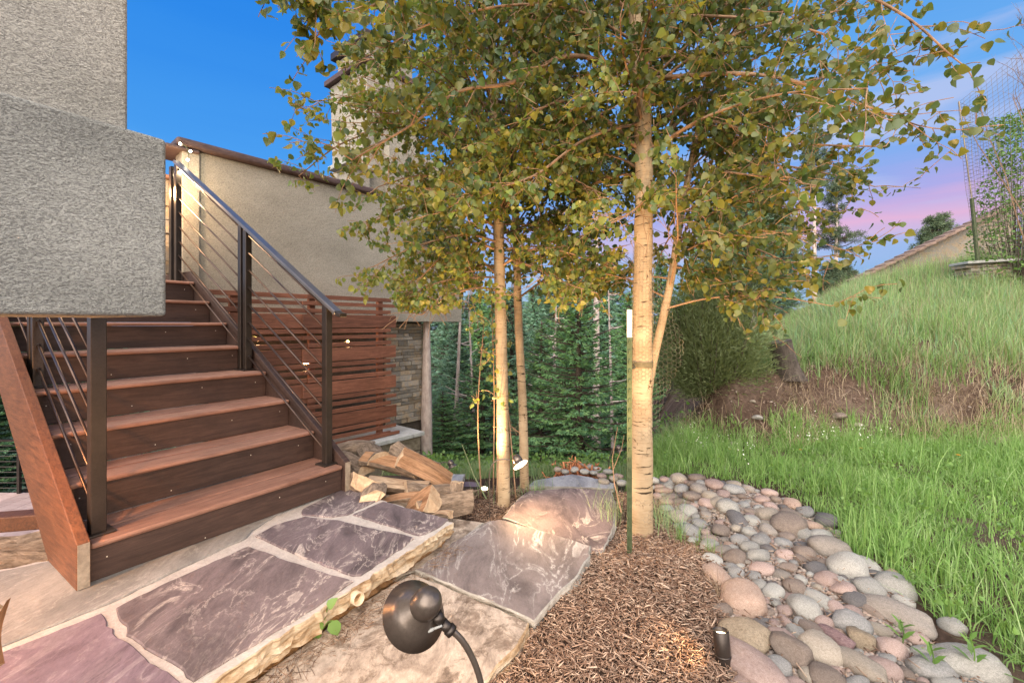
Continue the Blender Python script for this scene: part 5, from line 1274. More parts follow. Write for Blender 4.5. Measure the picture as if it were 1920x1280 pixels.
# valley floor greens by the far end of the path
n = 5200; cx = rs.uniform(-1.8, 2.0, n); cy = rs.uniform(3.5, 8, n); a = cx / cy
k = ((cy > 4.6 - .1 * cx) & (a < .40) & (a > -.30) & ~((a > .02) & (a < .26) & (cy < 4.35))) ; vx, vy = cx[k], cy[k]; x, y = clump(vx, vy, 9, .05, rs)
blades('grass', x, y, rs.uniform(.06, .24, len(x)), rs.uniform(.004, .007, len(x)), M_GRASS2, rs, .75)
k = rs.choice(len(vx), 260); x, y = clump(vx[k], vy[k], 14, .06, rs); z = hgt(x, y) + rs.uniform(.03, .25, len(x))
o = mesh_obj('undergrowth', leaf_mesh('undergrowth', np.stack([x, y, z], 1), rs.uniform(.02, .045, len(x)), M_WEED, rs, np.array([0, 0, .4]), .9), None); o['kind'] = 'stuff'
# tufts round the wired aspen and the stake, and small ones in the joints
def tuft(pts, per, h0, h1, sp, mat, name='grass_tuft', w_=(.002, .004), lean=.5, zo=-.01):
    x = np.array([p[0] for p in pts]); y = np.array([p[1] for p in pts]); x, y = clump(x, y, per, sp, rs); blades(name, x, y, rs.uniform(h0, h1, len(x)), rs.uniform(*w_, len(x)), mat, rs, lean, 4, zo)
tuft([(.93, 2.75), (.98, 2.66), (.66, 2.85), (.62, 2.76), (.86, 2.85), (.95, 2.9), (.60, 2.95), (1.0, 2.8)], 30, .10, .34, .035, M_GRASS2)
tuft([G(1310, 1010, -.17)[:2], G(1275, 1000, -.17)[:2], G(1330, 1040, -.17)[:2]], 26, .08, .20, .02, M_GRASS)
tuft([G(995, 885, -.2)[:2], G(1005, 920, -.2)[:2], (.02, 3.3), (.2, 3.4), (-.2, 3.3)], 40, .06, .2, .05, M_GRASS2)
tuft([G(700, 1085, -.12)[:2], G(722, 1078, -.12)[:2], G(742, 1066, -.12)[:2]], 16, .06, .13, .012, M_GRASS2, lean=1.1)
tuft([G(1350, 1130, -.17)[:2]], 14, .10, .22, .006, M_DRY, 'dry_grass', lean=1.0)
tuft([(1.55, 3.9), (1.9, 4.3), (1.2, 3.8), (1.4, 4.1)], 60, .12, .3, .08, M_GRASS)
# flowers
n = 900; k = rs.choice(len(vx), 10); cx = rs.uniform(1.6, 6, 420); cy = rs.uniform(2.2, 4.7, 420); kk = lawnmask(cx, cy, rs) & (fbm(cx, cy, 1.3, 6) > -.1); x, y = clump(cx[kk], cy[kk], 4, .025, rs)
me = leaf_mesh('white_flowers', np.stack([x, y, hgt(x, y) + rs.uniform(.12, .24, len(x))], 1), rs.uniform(.007, .013, len(x)), M_FLOWER, rs, np.array([0, 1, 0]), .8); mesh_obj('white_flowers', me, None)['kind'] = 'stuff'
for iof, (u, v, d) in enumerate(((1368, 842, 4.2), (1500, 843, 4.1), (1614, 840, 4.1), (1797, 853, 3.9), (1735, 870, 3.8), (1840, 1022, 2.6))):
    p = Vector(D(u, v, d)); b = MB()
    for k in range(8):
        a_ = k * .785; b.add([(0, 0, 0), (.012 * math.cos(a_ - .3), .012 * math.sin(a_ - .3), .006), (.019 * math.cos(a_), .019 * math.sin(a_), .004), (.012 * math.cos(a_ + .3), .012 * math.sin(a_ + .3), .006)], [(0, 1, 2, 3)])
    t = thing('orange_flower', p, 0, ['orange flower farthest left in the lawn, under the bank', 'orange flower in the lawn below the bare bank stones', 'orange flower in the lawn under the middle of the bank', 'orange flower in the lawn nearest the fallen log', 'pale orange flower low in the lawn, right of the middle', 'lone orange flower in the tall grass near the right edge'][iof], 'flower', 'orange flowers in the lawn'); b.build('petals', M_OFLOWER, t)
    b = MB(); g = hz(p.x, p.y) - p.z; b.tube([(0, 0, 0), (.01, 0, g * .5), (0, 0, g)], .0016, 4); b.build('stem', M_WEED, t)

# ================================================================== firewood
def log_mesh(kind, r, ln, seed):
    """kind: list of (start,end) degrees of bark arc; the rest is split faces. x = length axis"""
    rr = random.Random(seed); prof = []; a0, a1 = kind; n = 9
    for i in range(n): 
        a = R(a0 + (a1 - a0) * i / (n - 1)); q = r * (1 + rr.uniform(-.06, .06)); prof.append((math.cos(a) * q, math.sin(a) * q, 0))
    if a1 - a0 < 350: 
        c = (rr.uniform(-.12, .12) * r, rr.uniform(-.12, .12) * r)
        pl = prof[-1]; prof.append(((pl[0] + c[0]) / 2 + rr.uniform(-.08, .08) * r, (pl[1] + c[1]) / 2 + rr.uniform(-.08, .08) * r, 1)); prof.append((*c, 1)); 
        pf = prof[0]; prof.append(((pf[0] + c[0]) / 2 + rr.uniform(-.08, .08) * r, (pf[1] + c[1]) / 2, 1))
    m = len(prof); ks = 6; b = MB(); vs = []
    for k in range(ks + 1):
        t = k / ks; tw = rr.uniform(-.02, .02)
        for j, (y, z, w) in enumerate(prof):
            e = 1 + rr.uniform(-.035, .035) + (.05 * math.sin(j * 2.1 + t * 3)); vs.append((ln * (t - .5) + rr.uniform(-.012, .012) * (k in (0, ks)), y * e - z * tw, z * e + y * tw + .02 * math.sin(t * 3 + seed)))
    b.v = vs
    for k in range(ks):
        for j in range(m):
            j2 = (j + 1) % m; b.f.append((k * m + j, k * m + j2, (k + 1) * m + j2, (k + 1) * m + j)); b.m.append(0 if (j < n - 1 or m == n) else 1)
    b.f.append(tuple(range(m))[::-1]); b.m.append(2); b.f.append(tuple(range(ks * m, ks * m + m))); b.m.append(2)
    return b
def log(px, d, lenpx_dir, r, ln, arc, lab, seed, mats, roll=0):
    """centre (u,v) at distance d; axis direction as world vector"""
    r *= 1.28; b = log_mesh(arc, r, ln, seed); o = b.build('firewood_log', None, None, mats=mats, origin=(0, 0, 0)); p = D(px[0], px[1], d); o.location = p
    dirv = Vector(lenpx_dir).normalized(); q = dirv.to_track_quat('X', 'Z'); o.rotation_euler = (q @ Matrix.Rotation(R(roll), 3, 'X').to_quaternion()).to_euler()
    bv = o.modifiers.new('bevel', 'BEVEL'); bv.width = .004; bv.segments = 2; bv.limit_method = 'ANGLE'; bv.angle_limit = R(35)
    tag(o, lab, 'log', 'split firewood heaped beside the patio'); return o
SW_ = [M_PBARK, M_SPLIT, M_LOGEND]; SO_ = [M_PBARK, M_SPLITO, M_LOGEND]
log((735, 858), 3.25, (.95, -.1, -.10), .085, .42, (200, 340), 'pale split log lying uppermost on the heap', 1, SO_)
log((748, 896), 3.05, (.98, .05, -.02), .085, .42, (190, 330), 'pale wide split log in the middle of the heap, showing its cracked face', 2, SW_)
log((702, 862), 3.35, (.5, -.8, .05), .08, .34, (10, 170), 'split log with an orange end at the upper left of the heap', 3, SO_)
log((680, 902), 2.98, (.45, -.75, .35), .085, .34, (150, 330), 'weathered grey split log leaning at the left next to the bottom stair', 4, SW_)
log((735, 930), 2.88, (.97, .1, 0), .065, .34, (180, 320), 'orange split log under the pale wide one', 5, SO_)
log((703, 938), 2.80, (.25, -.95, .1), .07, .28, (40, 200), 'pale wedge pointing forward beside the patio corner', 6, SO_)
log((775, 948), 2.68, (.50, -.3, .55), .088, .26, (200, 370), 'fan-shaped log half standing in the front of the heap', 7, SO_, 20)
log((826, 945), 2.78, (.72, .42, -.10), .085, .36, (-20, 200), 'half-round orange log facing the path at the front right', 8, SO_, 150)
log((800, 880), 3.20, (.75, .2, -.55), .075, .42, (20, 190), 'bark-covered log sliding down the right side of the heap', 9, SO_, 200)
log((776, 866), 3.45, (.8, -.3, -.35), .07, .40, (0, 180), 'cracked grey log at the back right of the heap', 10, SW_)
log((852, 935), 2.90, (.15, .2, .95), .045, .22, (100, 260), 'narrow upright split stick at the right end of the heap', 11, SW_)
log((822, 962), 2.60, (.9, -.2, .1), .035, .16, (180, 340), 'small chip of firewood lying in front of the half-round log', 12, SW_)
log((668, 848), 3.6, (.9, .3, .05), .06, .30, (0, 180), 'short grey log at the back left under the slatted screen', 13, SW_)
log((664, 875), 3.3, (.7, -.5, .0), .055, .30, (0, 180), 'short dark log at the left, between the stairs and the heap', 14, SW_)
log((745, 950), 2.85, (.95, -.2, 0), .055, .34, (0, 180), 'pale bottom log resting on the ground under the orange one', 15, SW_)
log((800, 925), 3.0, (.8, .3, -.2), .06, .30, (0, 180), 'grey bark log behind the fan-shaped one', 16, [M_PBARK, M_PBARK, M_LOGEND])
# logs under the stairs, lit orange
for i, (u, v, d, dr, r_, ln, lab) in enumerate([(30, 1035, 2.25, (.9, .35, .06), .06, .5, 'uppermost orange-lit log under the stairs on the left'), (60, 1052, 2.15, (.9, .42, .02), .045, .4, 'front orange-lit log under the stairs beside the stringer'),
        (10, 1062, 2.1, (.95, .2, -.02), .045, .4, 'lowest orange-lit log at the left picture edge'), (-40, 1040, 2.2, (.9, .3, 0), .06, .5, 'thick orange-lit log mostly outside the left edge'), (70, 1030, 2.35, (.8, .5, .1), .04, .4, 'thin orange-lit log behind the others under the stairs')]):
    o = log((u, v), d, dr, r_, ln, (30, 200), lab, 30 + i, SO_ if i % 2 else SW_); o['group'] = 'logs under the stairs'
o = log((2, 1195), 1.12, (.0, .1, 1), .035, .15, (-60, 60), 'upright piece of cut wood at the left picture edge on the grey flagstone', 44, SO_); del o['group']
# ================================================================== stump, bank log, bark pile
p = D(1482, 722, 5.05); sp = thing('tree_stump', (p[0], p[1], hz(p[0], p[1]) - .05), 0, 'dark weathered tree stump leaning on the slope edge', 'stump')
m = MB(); hgt_s = HC - (640 - HOR) / F_PX * 5.05 - sp.location.z
n_ = 16; vs = []
for k in range(9):
    t = k / 8; 
    for j in range(n_):
        a_ = 2 * math.pi * j / n_; r_ = (.125 + .05 * (1 - t) ** 3) * (1 + .10 * mnoise.noise(Vector((math.cos(a_) * 2, math.sin(a_) * 2, t * 1.5)))) * (1 + .05 * math.sin(j * 2.7)); vs.append((math.cos(a_) * r_ - .13 * t, math.sin(a_) * r_, hgt_s * t + (.03 * math.cos(a_) if k == 8 else 0)))
m.add(vs, [(k * n_ + j, k * n_ + (j + 1) % n_, (k + 1) * n_ + (j + 1) % n_, (k + 1) * n_ + j) for k in range(8) for j in range(n_)]); m.build('bark', M_STUMPB, sp, origin=(0, 0, 0), smooth=True)
m = MB(); m.add(vs[-n_:], [tuple(range(n_))]); o = m.build('cut_face', M_STUMPB, sp, origin=(0, 0, 0)); o.location.z += .001
o = log_mesh((0, 355), .045, .55, 70).build('fallen_log', None, None, mats=[M_PBARK] * 3, origin=(0, 0, 0)); q_ = D(1890, 800, 4.35); o.location = (q_[0], 4.35, hz(q_[0], 4.35) + .05); o.rotation_euler = (0, -.1, .35); tag(o, 'grey fallen log at the foot of the bank by the right edge', 'log')
for (u, v, d, r_, col, lab) in ((1575, 765, 4.75, .07, 'brown', 'brown rock set in the bare bank, biggest of the bank stones'), (1422, 802, 4.55, .05, 'pale', 'flat pale stone in the bare bank below the stump'), (1376, 815, 4.4, .04, 'tan', 'small tan stone at the left foot of the bare bank'),
                               (1592, 812, 4.5, .035, 'pale', 'pale chip of stone low in the bare bank'), (1610, 775, 4.7, .045, 'tan', 'flat tan stone right of the biggest bank rock'), (1412, 780, 4.7, .03, 'tan', 'little tan stone in the bank soil left of the biggest bank rock')):
    x, y, _ = D(u, v, d); stone_obj(RM[2][int(r_ * 1000) % 5], col, x, y, hz(x, y) + r_ * .3, r_ * 1.3, r_, r_ * .6, .3, lab)
# orange bark heap beyond the path
x = rs.normal(size=700) * .09 + (1080 - 960) / F_PX * 4.3; y = rs.normal(size=700) * .08 + 4.3
M_OCH = mk_leaf('orange_bark_chip', [(.42, .17, .08), (.30, .12, .06), (.5, .24, .12)], 0, .9, .1)
o = chips('bark_heap', x, y, rs, M_OCH, L_=(.04, .12), W_=(.01, .03), zl=.02, zs=.08, tiltv=.8)

# ================================================================== stake, wire, strap
tp = thing('fence_stake', G(1180, 1036, -.17), 0, 'green steel T-post stake with a white painted tip beside the wired aspen', 'stake')
zt_ = HC + 27 / F_PX * 2.35 + .17; b = MB(); b.box(-.0135, .0135, -.004, 0, -.2, zt_ - .152); b.box(-.0025, .0025, 0, .026, -.2, zt_ - .152)
b.build('post', M_TPOST, tp); b = MB(); b.box(-.0138, .0138, -.0045, .0, zt_ - .150, zt_); b.box(-.0028, .0028, 0.0005, .026, zt_ - .150, zt_); b.build('white_tip', M_WHITEP, tp)
b = MB(); k = 0
while k * .053 < zt_ - .20: b.box(-.006, .006, -.010, -.0047, .02 + k * .053, .040 + k * .053); k += 1
b.build('studs', M_TPOST, tp, bevel=.002, kind='stuff')
b = MB(); [b.box(-.005, .005, -.009, -.0047, zt_ - .13 + k * .053, zt_ - .112 + k * .053) for k in range(3)]; b.build('tip_studs', M_WHITEP, tp, bevel=.002, kind='stuff')
wc = thing('wire_guard', a1.base, 0, 'hexagonal chicken wire wrapped round the largest aspen trunk and bulging right', 'wire')
def hexwire(fn, nu, nv, cu, rad, tw):
    """fn(u,v)->Vector; honeycomb"""
    b = MB(); done = set()
    for i in range(nu):
        for j in range(nv):
            ox = i * 1.5; oy = j * 2 + (i % 2)
            pts = [(ox + a, oy + c) for a, c in ((-.5, -1), (.5, -1), (1, 0), (.5, 1), (-.5, 1), (-1, 0))]
            for a in range(6):
                e = tuple(sorted([(round(pts[a][0], 2), round(pts[a][1], 2)), (round(pts[(a + 1) % 6][0], 2), round(pts[(a + 1) % 6][1], 2))]))
                if e in done: continue
                done.add(e); p, q = fn(*e[0]), fn(*e[1])
                if p is None or q is None: continue
                b.tube([p, q], rad, 3, cap=False)
    return b
HS = .0145
def cyl(u, v):
    z = v * HS * .87 + .05; th = u * HS / .066 - 1.4; n_ = mnoise.noise(Vector((u * .2, v * .2, 0)))
    if z > 1.75: return None
    r_ = .0625 + .004 * n_ + .030 * max(0, .55 - z); i = min(len(P1) - 1, int(np.searchsorted([p.z for p in P1], z))); c = P1[i]
    if th > 5.4: return None
    return Vector((c.x + math.cos(th + 4.0) * r_, c.y + math.sin(th + 4.0) * r_, z))
hexwire(cyl, 24, 72, 0, .0008, 0).build('mesh', M_WIRE, wc, kind='stuff')
def flap(u, v):
    x = .06 + u * HS * 1.15; z = .62 + v * HS
    if x > .06 + .24 * (1 - abs(z - 1.12) / .62) + .02 * mnoise.noise(Vector((z * 9, 0, 0))) or z > 1.6: return None
    return Vector((x, -.03 + .06 * mnoise.noise(Vector((x * 6, z * 6, 2))) + x * .3, z + .02 * mnoise.noise(Vector((x * 8, z * 8, 5)))))
hexwire(flap, 12, 36, 0, .0008, 0).build('mesh_flap', M_WIRE, wc, kind='stuff')
b = MB(); cz = HC - (683 - HOR) / F_PX * 2.71 - a1.base.z; i = int(np.searchsorted([p.z for p in P1], cz)); c = P1[i]
b.lathe([(.0605, -.017), (.0655, -.017), (.0655, .017), (.0605, .017)], 28, Matrix.Translation((c.x, c.y, cz))); sto = thing('tree_strap', a1.base, 0, 'olive fabric strap tied round the largest aspen trunk', 'strap'); b.build('band', M_STRAP, sto, smooth=False)
b = MB(); b.tube([(c.x - .062, c.y - .02, cz), (c.x - .10, c.y - .2, cz + .0), tuple(Vector((tp.location.x, tp.location.y, 0)) - Vector((a1.base.x, a1.base.y, 0)) + Vector((0, .01, cz)))], .006, 6); b.build('tail', M_STRAP, sto)
# ================================================================== deer fence
df = thing('wire_fence', D(1838, 480, 7.0), 0, 'tall rectangular wire mesh fence on a dark green post at the right edge', 'fence')
base = Vector(df.location); fl = lambda u, v, d: Vector(D(u, v, d)) - base
def fence_quad(c00, c10, c01, c11, nu, nv, rad):
    b = MB(); P = lambda s, t: c00.lerp(c10, s).lerp(c01.lerp(c11, s), t) + Vector((0, .05 * math.sin(s * 5 + t * 3), 0))
    for i in range(nu + 1):
        s = i / nu; b.tube([P(s + .006 * math.sin(k * 2 + i), k / 12) for k in range(13)], rad, 3, cap=False)
    for j in range(nv + 1): b.tube([P(k / 8, j / nv + .004 * math.sin(k * 3 + j)) for k in range(9)], rad, 3, cap=False)
    return b
fence_quad(fl(1832, 480, 7.0), fl(1990, 490, 6.0), fl(1798, 192, 7.0), fl(1990, 30, 6.0), 19, 44, .0022).build('mesh', M_WIRE, df, kind='stuff')
fence_quad(fl(1832, 480, 7.0), fl(1940, 470, 9.5), fl(1798, 192, 7.0), fl(1880, 235, 9.5), 22, 40, .0022).build('mesh', M_WIRE, df, kind='stuff')
b = MB(); b.tube([fl(1833, 488, 7.0), fl(1822, 372, 7.0)], .026, 8); b.build('post', M_TPOST, df)
b = MB(); b.tube([fl(1822, 372, 7.0), fl(1798, 190, 7.0)], .009, 6); b.build('top_pole', M_WIRE, df)
# bare twigs at the top right corner
dt = thing('bare_shrub', D(1930, 480, 6.4), 0, 'bare reddish twigs reaching up at the top right corner', 'shrub'); b = MB(); bb = Vector(dt.location)
def brn(p, d, ln, r_, dep):
    q = p; pts = [p]
    for i in range(4): d = (d + Vector((rnd.gauss(0, .12), rnd.gauss(0, .12), rnd.gauss(.03, .08)))).normalized(); q = q + d * ln / 4; pts.append(q)
    b.tube(pts, [r_, r_ * .85, r_ * .7, r_ * .6, r_ * .5], 4, cap=False)
    if dep:
        for k in range(4): brn(pts[rnd.randint(1, 4)], (d + Vector((rnd.gauss(0, .5), rnd.gauss(0, .3), rnd.gauss(.1, .3)))).normalized(), ln * .5, r_ * .5, dep - 1)
for k in range(5): brn(Vector((0.1 * k, 0, 0)), Vector((rnd.uniform(-.1, .15), 0, 1)).normalized(), 2.6, .012, 0)
for k in range(7): brn(Vector(D(1925 + k * 5, 230 - k * 22, 6.3)) - bb, Vector((rnd.uniform(-.8, .1), 0, .8)).normalized(), .5, .006, 2)
b.build('twigs', M_TWIG, dt, kind='stuff')

# ================================================================== lamps
def bell(b, M, r, depth, mi=0):
    b.lathe([(.012, -.0), (.026, .004), (.034, .016), (.036, .034), (.034, .050), (.030, .060), (.034, .064), (r * .62, .064 + depth * .45), (r, .064 + depth), (r - .002, .066 + depth), (r * .6, .068 + depth * .45), (.028, .068)], 40, M, mi)
def path_light(label, base, knee, head, aim, r, depth, stem_r, lit, power, hs=1.0, group=None, cone=130, laim=None):
    """base: foot; knee: list of stem points; head: apex of the bell; aim: direction the bell opens"""
    base = Vector(base); t = thing('path_light', base, 0, label, 'path light', group); rel = lambda p: Vector(p) - base
    P = catmull([rel(p) for p in knee], 8); m = MB(); m.tube(P, stem_r, 10); m.build('stem', M_LAMP, t, smooth=True)
    aim = Vector(aim).normalized(); q = aim.to_track_quat('Z', 'Y').to_matrix().to_4x4(); M = Matrix.Translation(rel(head)) @ q @ Matrix.Scale(hs, 4)
    m = MB(); m.lathe([(.0005, .0), (.016, .002), (.027, .010), (.033, .022), (.036, .036), (.036, .056), (.030, .062)], 32, M); m.build('cap', M_LAMP, t, smooth=True)
    m = MB(); m.lathe([(.034, .060), (r / hs * .62, .060 + depth * .42), (r / hs, .060 + depth), (r / hs - .0015, .0605 + depth), (r / hs * .60, .0635 + depth * .42), (.030, .064)], 44, M); m.build('shade', M_LAMP, t, smooth=True)
    m = MB(); m.lathe([(.0005, .064 + depth * .5), (.020, .064 + depth * .45), (.024, .066)], 20, M); m.build('bulb', M_GLOW if lit else M_WHITEP, t, smooth=True)
    if lit:
        m = MB(); m.lathe([(.0005, .060 + depth * .90), (r / hs * .93, .0605 + depth * .90)], 32, M); m.build('diffuser', M_GLOW, t)
        ld = bpy.data.lights.new('lamp', 'SPOT'); ld.energy = power; ld.color = (1, .62, .30); ld.spot_size = R(cone); ld.spot_blend = .6; ld.shadow_soft_size = .03
        lo = bpy.data.objects.new('lamp', ld); COL.objects.link(lo); lo.parent = t; lo.location = rel(head) + aim * (.070 + depth * 1.05) * hs; lo.rotation_euler = (-(Vector(laim).normalized() if laim else aim)).to_track_quat('Z', 'Y').to_euler()
    return t, M
# foreground lamp
dF = .80
hd = D(812, 1118, dF - .03); nk = D(833, 1172, dF)
tF, MF = path_light('large dark bronze path light in the foreground, seen from behind its cone shade', G(930, 1750, -.17), [nk, D(850, 1183, dF), D(872, 1208, dF + .005), D(893, 1250, dF + .01), D(905, 1300, dF + .01), D(915, 1400, dF + .01), G(918, 1720, -.17)],
                    hd, Vector(D(752, 1176, dF + .05)) - Vector(hd) , .0600, .058, .0058, True, 26, .74)
b = MB(); bl0 = Vector(tF.location); b.tube([Vector(D(821, 1152, dF - .004)) - bl0, Vector(D(830, 1168, dF)) - bl0], .0085, 14); b.tube([Vector(D(818, 1150, dF - .004)) - bl0, Vector(D(827, 1166, dF)) - bl0], [.0105, .0105], 14)
b.tube([Vector(D(829, 1166, dF)) - bl0, Vector(D(845, 1181, dF)) - bl0], .0095, 14); b.tube([Vector(D(841, 1177, dF)) - bl0, Vector(D(848, 1184, dF)) - bl0], .0115, 14); b.build('knuckle', M_METAL, tF, smooth=True)
b = MB(); b.tube([Vector(D(829, 1172, dF - .01)) - bl0, Vector(D(813, 1178, dF - .012)) - bl0], .0022, 8); b.tube([Vector(D(813, 1178, dF - .012)) - bl0, Vector(D(803, 1183, dF - .013)) - bl0], .0030, 8); b.build('thumbscrew', M_CAP, tF, smooth=True)
# lit path light between the aspens
dL = 2.86
path_light('lit path light glowing white-orange on a hooked stem at the slender aspens', G(918, 972, -.20), [G(918, 985, -.26), D(918, 930, dL), D(918, 890, dL), D(925, 868, dL), D(940, 861, dL), D(958, 862, dL)], D(965, 853, dL), (.50, -.55, -.66), .055, .030, .004, True, 17, .85, cone=150, laim=(.55, -.18, -.70))
path_light('small unlit path light with a plum cone, left of the slender aspens', D(812, 900, 3.9), [D(812, 905, 3.9), D(815, 880, 3.9), D(826, 868, 3.9), D(838, 866, 3.9)], D(842, 862, 3.9), (.5, -.2, -.85), .052, .03, .004, False, 0, .8)
path_light('far unlit path light half hidden behind the stake', D(1140, 900, 4.6), [D(1140, 905, 4.6), D(1142, 865, 4.6), D(1148, 843, 4.6), D(1154, 838, 4.6)], D(1157, 834, 4.6), (.4, -.3, -.85), .05, .03, .004, False, 0, .8)
# uplight at the slender aspens
def spot(name, parent, loc, aim, e, size, cone, col=(1, .60, .27)):
    ld = bpy.data.lights.new(name, 'SPOT'); ld.energy = e; ld.color = col; ld.spot_size = R(cone); ld.spot_blend = .7; ld.shadow_soft_size = size
    o = bpy.data.objects.new(name, ld); COL.objects.link(o); o.parent = parent; o.location = Vector(loc) - (Vector(parent.location) if parent else Vector((0, 0, 0))); o.rotation_euler = (Vector(loc) - Vector(aim)).to_track_quat('Z', 'Y').to_euler(); return o
def bullet(label, foot, top, r_, lit, glow=True):
    foot = Vector(foot); top = Vector(top); t = thing('spot_light', foot, 0, label, 'uplight'); ax = top - foot; L_ = ax.length; M = ax.to_track_quat('Z', 'Y').to_matrix().to_4x4()
    b = MB(); b.lathe([(.0005, .0), (r_ * .8, .002), (r_ * .95, L_ * .10), (r_ * .98, L_ * .32)], 28, M); b.build('base', M_METAL, t, smooth=True)
    b = MB(); b.lathe([(r_ * .9, L_ * .322), (r_ * 1.04, L_ * .33), (r_ * 1.04, L_ * .37), (r_ * .9, L_ * .38)], 28, M); b.build('ring', M_METAL, t, smooth=True)
    b = MB(); b.lathe([(r_ * .95, L_ * .375), (r_, L_ * .5), (r_, L_ * .99), (r_ * .96, L_), (r_ * .88, L_), (r_ * .86, L_ * .85)], 28, M); b.build('body', M_METAL, t, smooth=True)
    b = MB(); b.lathe([(.0005, L_ * .87), (r_ * .86, L_ * .87)], 24, M); b.build('lens', M_GLOW, t); return t
w1 = bullet('dark cylindrical well light standing between the mulch and the pink boulder', G(1358, 1254, -.17), tuple(Vector(G(1358, 1254, -.17)) + Vector((-.004, .02, .128))), .0275, True)
top1 = Vector(w1.location) + Vector((-.004, .02, .128)); spot('lamp', w1, top1, (.85, 2.2, 2.4), 140, .02, 110)
spot('lamp', w1, top1 + Vector((-.03, .005, .0)), top1 + Vector((-.25, .05, -.12)), 3, .02, 120)
w2 = bullet('small glowing uplight at the foot of the slender aspens', D(908, 930, 3.02), D(909, 916, 3.02), .022, True)
b = MB(); b.lathe([(.0005, .065), (.022, .058), (.024, .05)], 20); b.build('glowing_lens', M_GLOW, w2, smooth=True)
spot('lamp', w2, Vector(w2.location) + Vector((0, -.03, .08)), (-.35, 2.75, 2.4), 58, .02, 115)
spot('lamp', w2, Vector(w2.location) + Vector((0, -.03, .09)), (.70, 2.3, 2.4), 45, .02, 100)
# warm step lamp under the jutting block, out of the frame to the left
wl = thing('wall_lamp', (-1.95, 1.35, .72), 0, 'small bronze lamp under the jutting stucco block', 'lamp')
b = MB(); b.lathe([(.03, .03), (.05, .0), (.045, 0)], 16); b.build('shade', M_METAL, wl); b = MB(); b.lathe([(.0005, -.005), (.03, 0)], 12); b.build('bulb', M_GLOW, wl)
ld = bpy.data.lights.new('lamp', 'POINT'); ld.energy = 22; ld.color = (1, .45, .16); ld.shadow_soft_size = .03; lo = bpy.data.objects.new('lamp', ld); COL.objects.link(lo); lo.parent = wl; lo.location = (0, 0, -.04)
# string lights
sl = thing('string_lights', D(347, 300, 4.3), 0, 'string of small pale bulbs hanging round the post at the head of the stairs', 'string lights'); so = Vector(sl.location)
pts = [D(338, 268, 4.3), D(350, 276, 4.3), D(354, 292, 4.3), D(352, 318, 4.25), D(349, 330, 4.2)]; b = MB(); b.tube([Vector(p) - so for p in pts], .003, 5); b.build('wire', M_TPOST, sl)
for (u, v) in ((338, 270), (357, 284), (350, 319), (352, 300)):
    b = MB(); c = Vector(D(u, v, 4.22)) - so; b.lathe([(.0005, -.012), (.009, -.008), (.012, 0), (.009, .010), (.0005, .014)], 12, Matrix.Translation(c)); b.build('bulb', M_BULBW, sl, smooth=True)
ld = bpy.data.lights.new('lamp', 'POINT'); ld.energy = 7; ld.color = (1, .80, .5); ld.shadow_soft_size = .03; lo = bpy.data.objects.new('lamp', ld); COL.objects.link(lo); lo.parent = sl; lo.location = Vector(D(345, 318, 4.05)) - so
ld = bpy.data.lights.new('lamp', 'POINT'); ld.energy = 16; ld.color = (1, .6, .3); ld.shadow_soft_size = .05; lo = bpy.data.objects.new('lamp', ld); COL.objects.link(lo); lo.parent = sl; lo.location = Vector((-3.25, 4.05, 2.3)) - so
s2_ = thing('string_lights', HO + Hy * -.1, H_ANG, 'string of warm bulbs glowing behind the cedar slats', 'string lights')
pp = []
for (u, v) in ((483, 637), (571, 681), (652, 641)):
    c = sU(u, -.13); P = HO + Hx * c + Hy * -.13; z = HC - (v - HOR) / F_PX * P.y; pp.append((c, -.03, z))
    b = MB(); b.lathe([(.0005, -.018), (.013, -.010), (.017, 0), (.012, .014), (.0005, .022)], 12, Matrix.Translation((c, -.03, z))); b.build('bulb', M_BULB, s2_, smooth=True)
    ld = bpy.data.lights.new('lamp', 'POINT'); ld.energy = 2.0; ld.color = (1, .55, .25); ld.shadow_soft_size = .017; lo = bpy.data.objects.new('lamp', ld); COL.objects.link(lo); lo.parent = s2_; lo.location = (c, -.05, z + .0)
b = MB(); b.tube(catmull([(pp[0][0] - .5, -.03, pp[0][2] + .2), (pp[0][0], -.03, pp[0][2] + .025), (pp[1][0], -.03, pp[1][2] + .028), (pp[2][0], -.03, pp[2][2] + .025), (pp[2][0] + .4, -.03, pp[2][2] + .2)], 5), .003, 5); b.build('wire', M_TPOST, s2_)
# ================================================================== small things
pipe = thing('drain_pipe', D(668, 1120, 1.80), 0, 'cut end of a cream plastic pipe sticking out under the patio ledge', 'pipe'); ax = Vector((.75, -.62, .12)).normalized(); M = ax.to_track_quat('Z', 'Y').to_matrix().to_4x4()
b = MB(); b.lathe([(.025, -.10), (.025, .022), (.022, .022), (.022, -.09), (.0005, -.09)], 24, M); b.build('tube', M_PIPE, pipe, smooth=True)
def seedling(label, base, leaves, mat=M_WEED, size=.04, st=.002):
    base = Vector(base); t = thing('seedling', base, 0, label, 'plant')
    lm = np_mesh('leaf', LEAF2D, LEAFT, mat)
    for (p, tipd, nrm, s) in leaves:
        p = Vector(p); tv = Vector(tipd).normalized(); bv = tv.cross(Vector(nrm)).normalized(); nv = bv.cross(tv)
        o = mesh_obj('leaf', lm, None, t, tuple(p), Matrix((bv, tv, nv)).transposed().to_euler(), (s * 1.05, s * 1.25, s))
        m = MB(); m.tube(catmull([(0, 0, 0), tuple(p * .5 + Vector((0, 0, .01))), tuple(p)], 3), st, 5); m.build('stem', M_WEED, t)
    return t
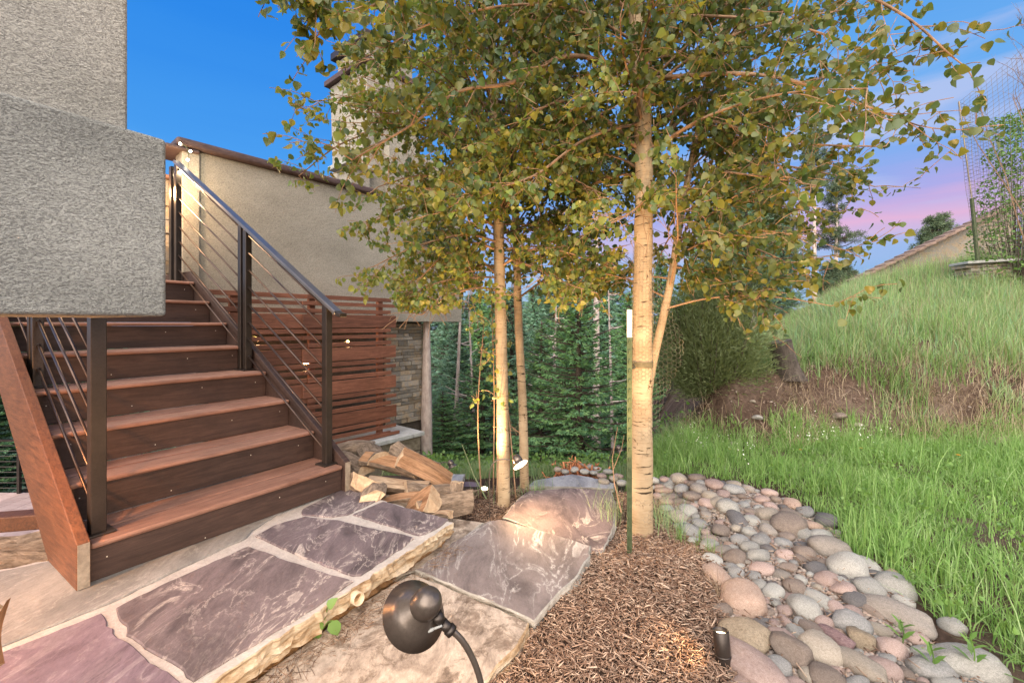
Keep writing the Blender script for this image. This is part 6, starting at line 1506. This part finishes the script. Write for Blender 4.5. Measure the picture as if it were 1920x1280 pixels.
seedling('young heart-leaved seedling growing out of the joint under the patio ledge', G(606, 1178, -.10),
         [((.02, -.005, .085), (.6, .1, .6), (-.3, -1, .5), .036), ((.045, -.02, .045), (.3, 0, -1), (.2, -1, .4), .048), ((-.005, -.02, .02), (-.3, -.1, -.8), (0, -1, .6), .040), ((.012, -.025, .035), (-.7, 0, -.4), (0, -1, .5), .030), ((-.02, -.01, .045), (-.6, 0, .4), (0, -1, .6), .026)], size=.05)
def stalk_plant(label, base, h, n):
    base = Vector(base); t = thing('weed_plant', base, 0, label, 'plant'); m = MB(); m.tube(catmull([(0, 0, -.01), (.01, 0, h * .5), (-.005, 0, h)], 4), .0022, 5); m.build('stem', M_WEED, t)
    V = np.array([[0, 0, 0], [.14, .35, .05], [.12, .7, .05], [0, 1, -.05], [-.12, .7, .05], [-.14, .35, .05]]); lm = np_mesh('leaf', V, np.array([[0, 1, 5], [1, 2, 5], [2, 4, 5], [2, 3, 4]]), M_WEED)
    for k in range(n):
        z = h * (.25 + .75 * k / n); a_ = k * 2.4; tv = Vector((math.cos(a_), math.sin(a_), .7)).normalized(); bv = tv.cross(Vector((0, 0, 1))).normalized(); nv = bv.cross(tv)
        mesh_obj('leaf', lm, None, t, (0, 0, z), Matrix((bv, tv, nv)).transposed().to_euler(), (.055 * (1.2 - .5 * k / n),) * 3)
stalk_plant('green weed sprouting in front of the grey angular block', G(1745, 1262, -.16), .11, 8)
stalk_plant('tall green weed beside the long pale boulder at the bottom right', G(1822, 1262, -.16), .13, 9)
stalk_plant('green weed growing at the foot of the longest grey-brown boulder', G(1690, 1212, -.16), .10, 8)
stalk_plant('small weed in front of the pale green-grey boulder', G(1700, 1112, -.16), .10, 7)
# thin dead sapling right of the lit path light, hung with yellow leaves
ds = thing('dead_sapling', D(905, 935, 2.9), 0, 'bare greenish stick leaning left beside the lit path light', 'stick'); b = MB(); so = Vector(ds.location); b.tube([Vector(D(912, 935, 2.9)) - so, Vector(D(888, 890, 2.95)) - so, Vector(D(866, 832, 3.0)) - so], [.006, .005, .003], 6); b.build('stick', M_TPOST, ds)
st2 = thing('twiggy_sapling', D(1160, 945, 3.0), 0, 'thin brown twiggy sapling just left of the green stake', 'sapling'); b = MB(); so = Vector(st2.location)
b.tube([Vector(D(1165, 960, 2.7)) - so, Vector(D(1152, 905, 2.75)) - so, Vector(D(1148, 860, 2.8)) - so, Vector(D(1158, 800, 2.8)) - so], [.005, .004, .003, .002], 5); b.tube([Vector(D(1150, 880, 2.78)) - so, Vector(D(1166, 840, 2.8)) - so, Vector(D(1170, 815, 2.8)) - so], [.003, .002, .0015], 4); b.build('twigs', M_TWIG, st2)
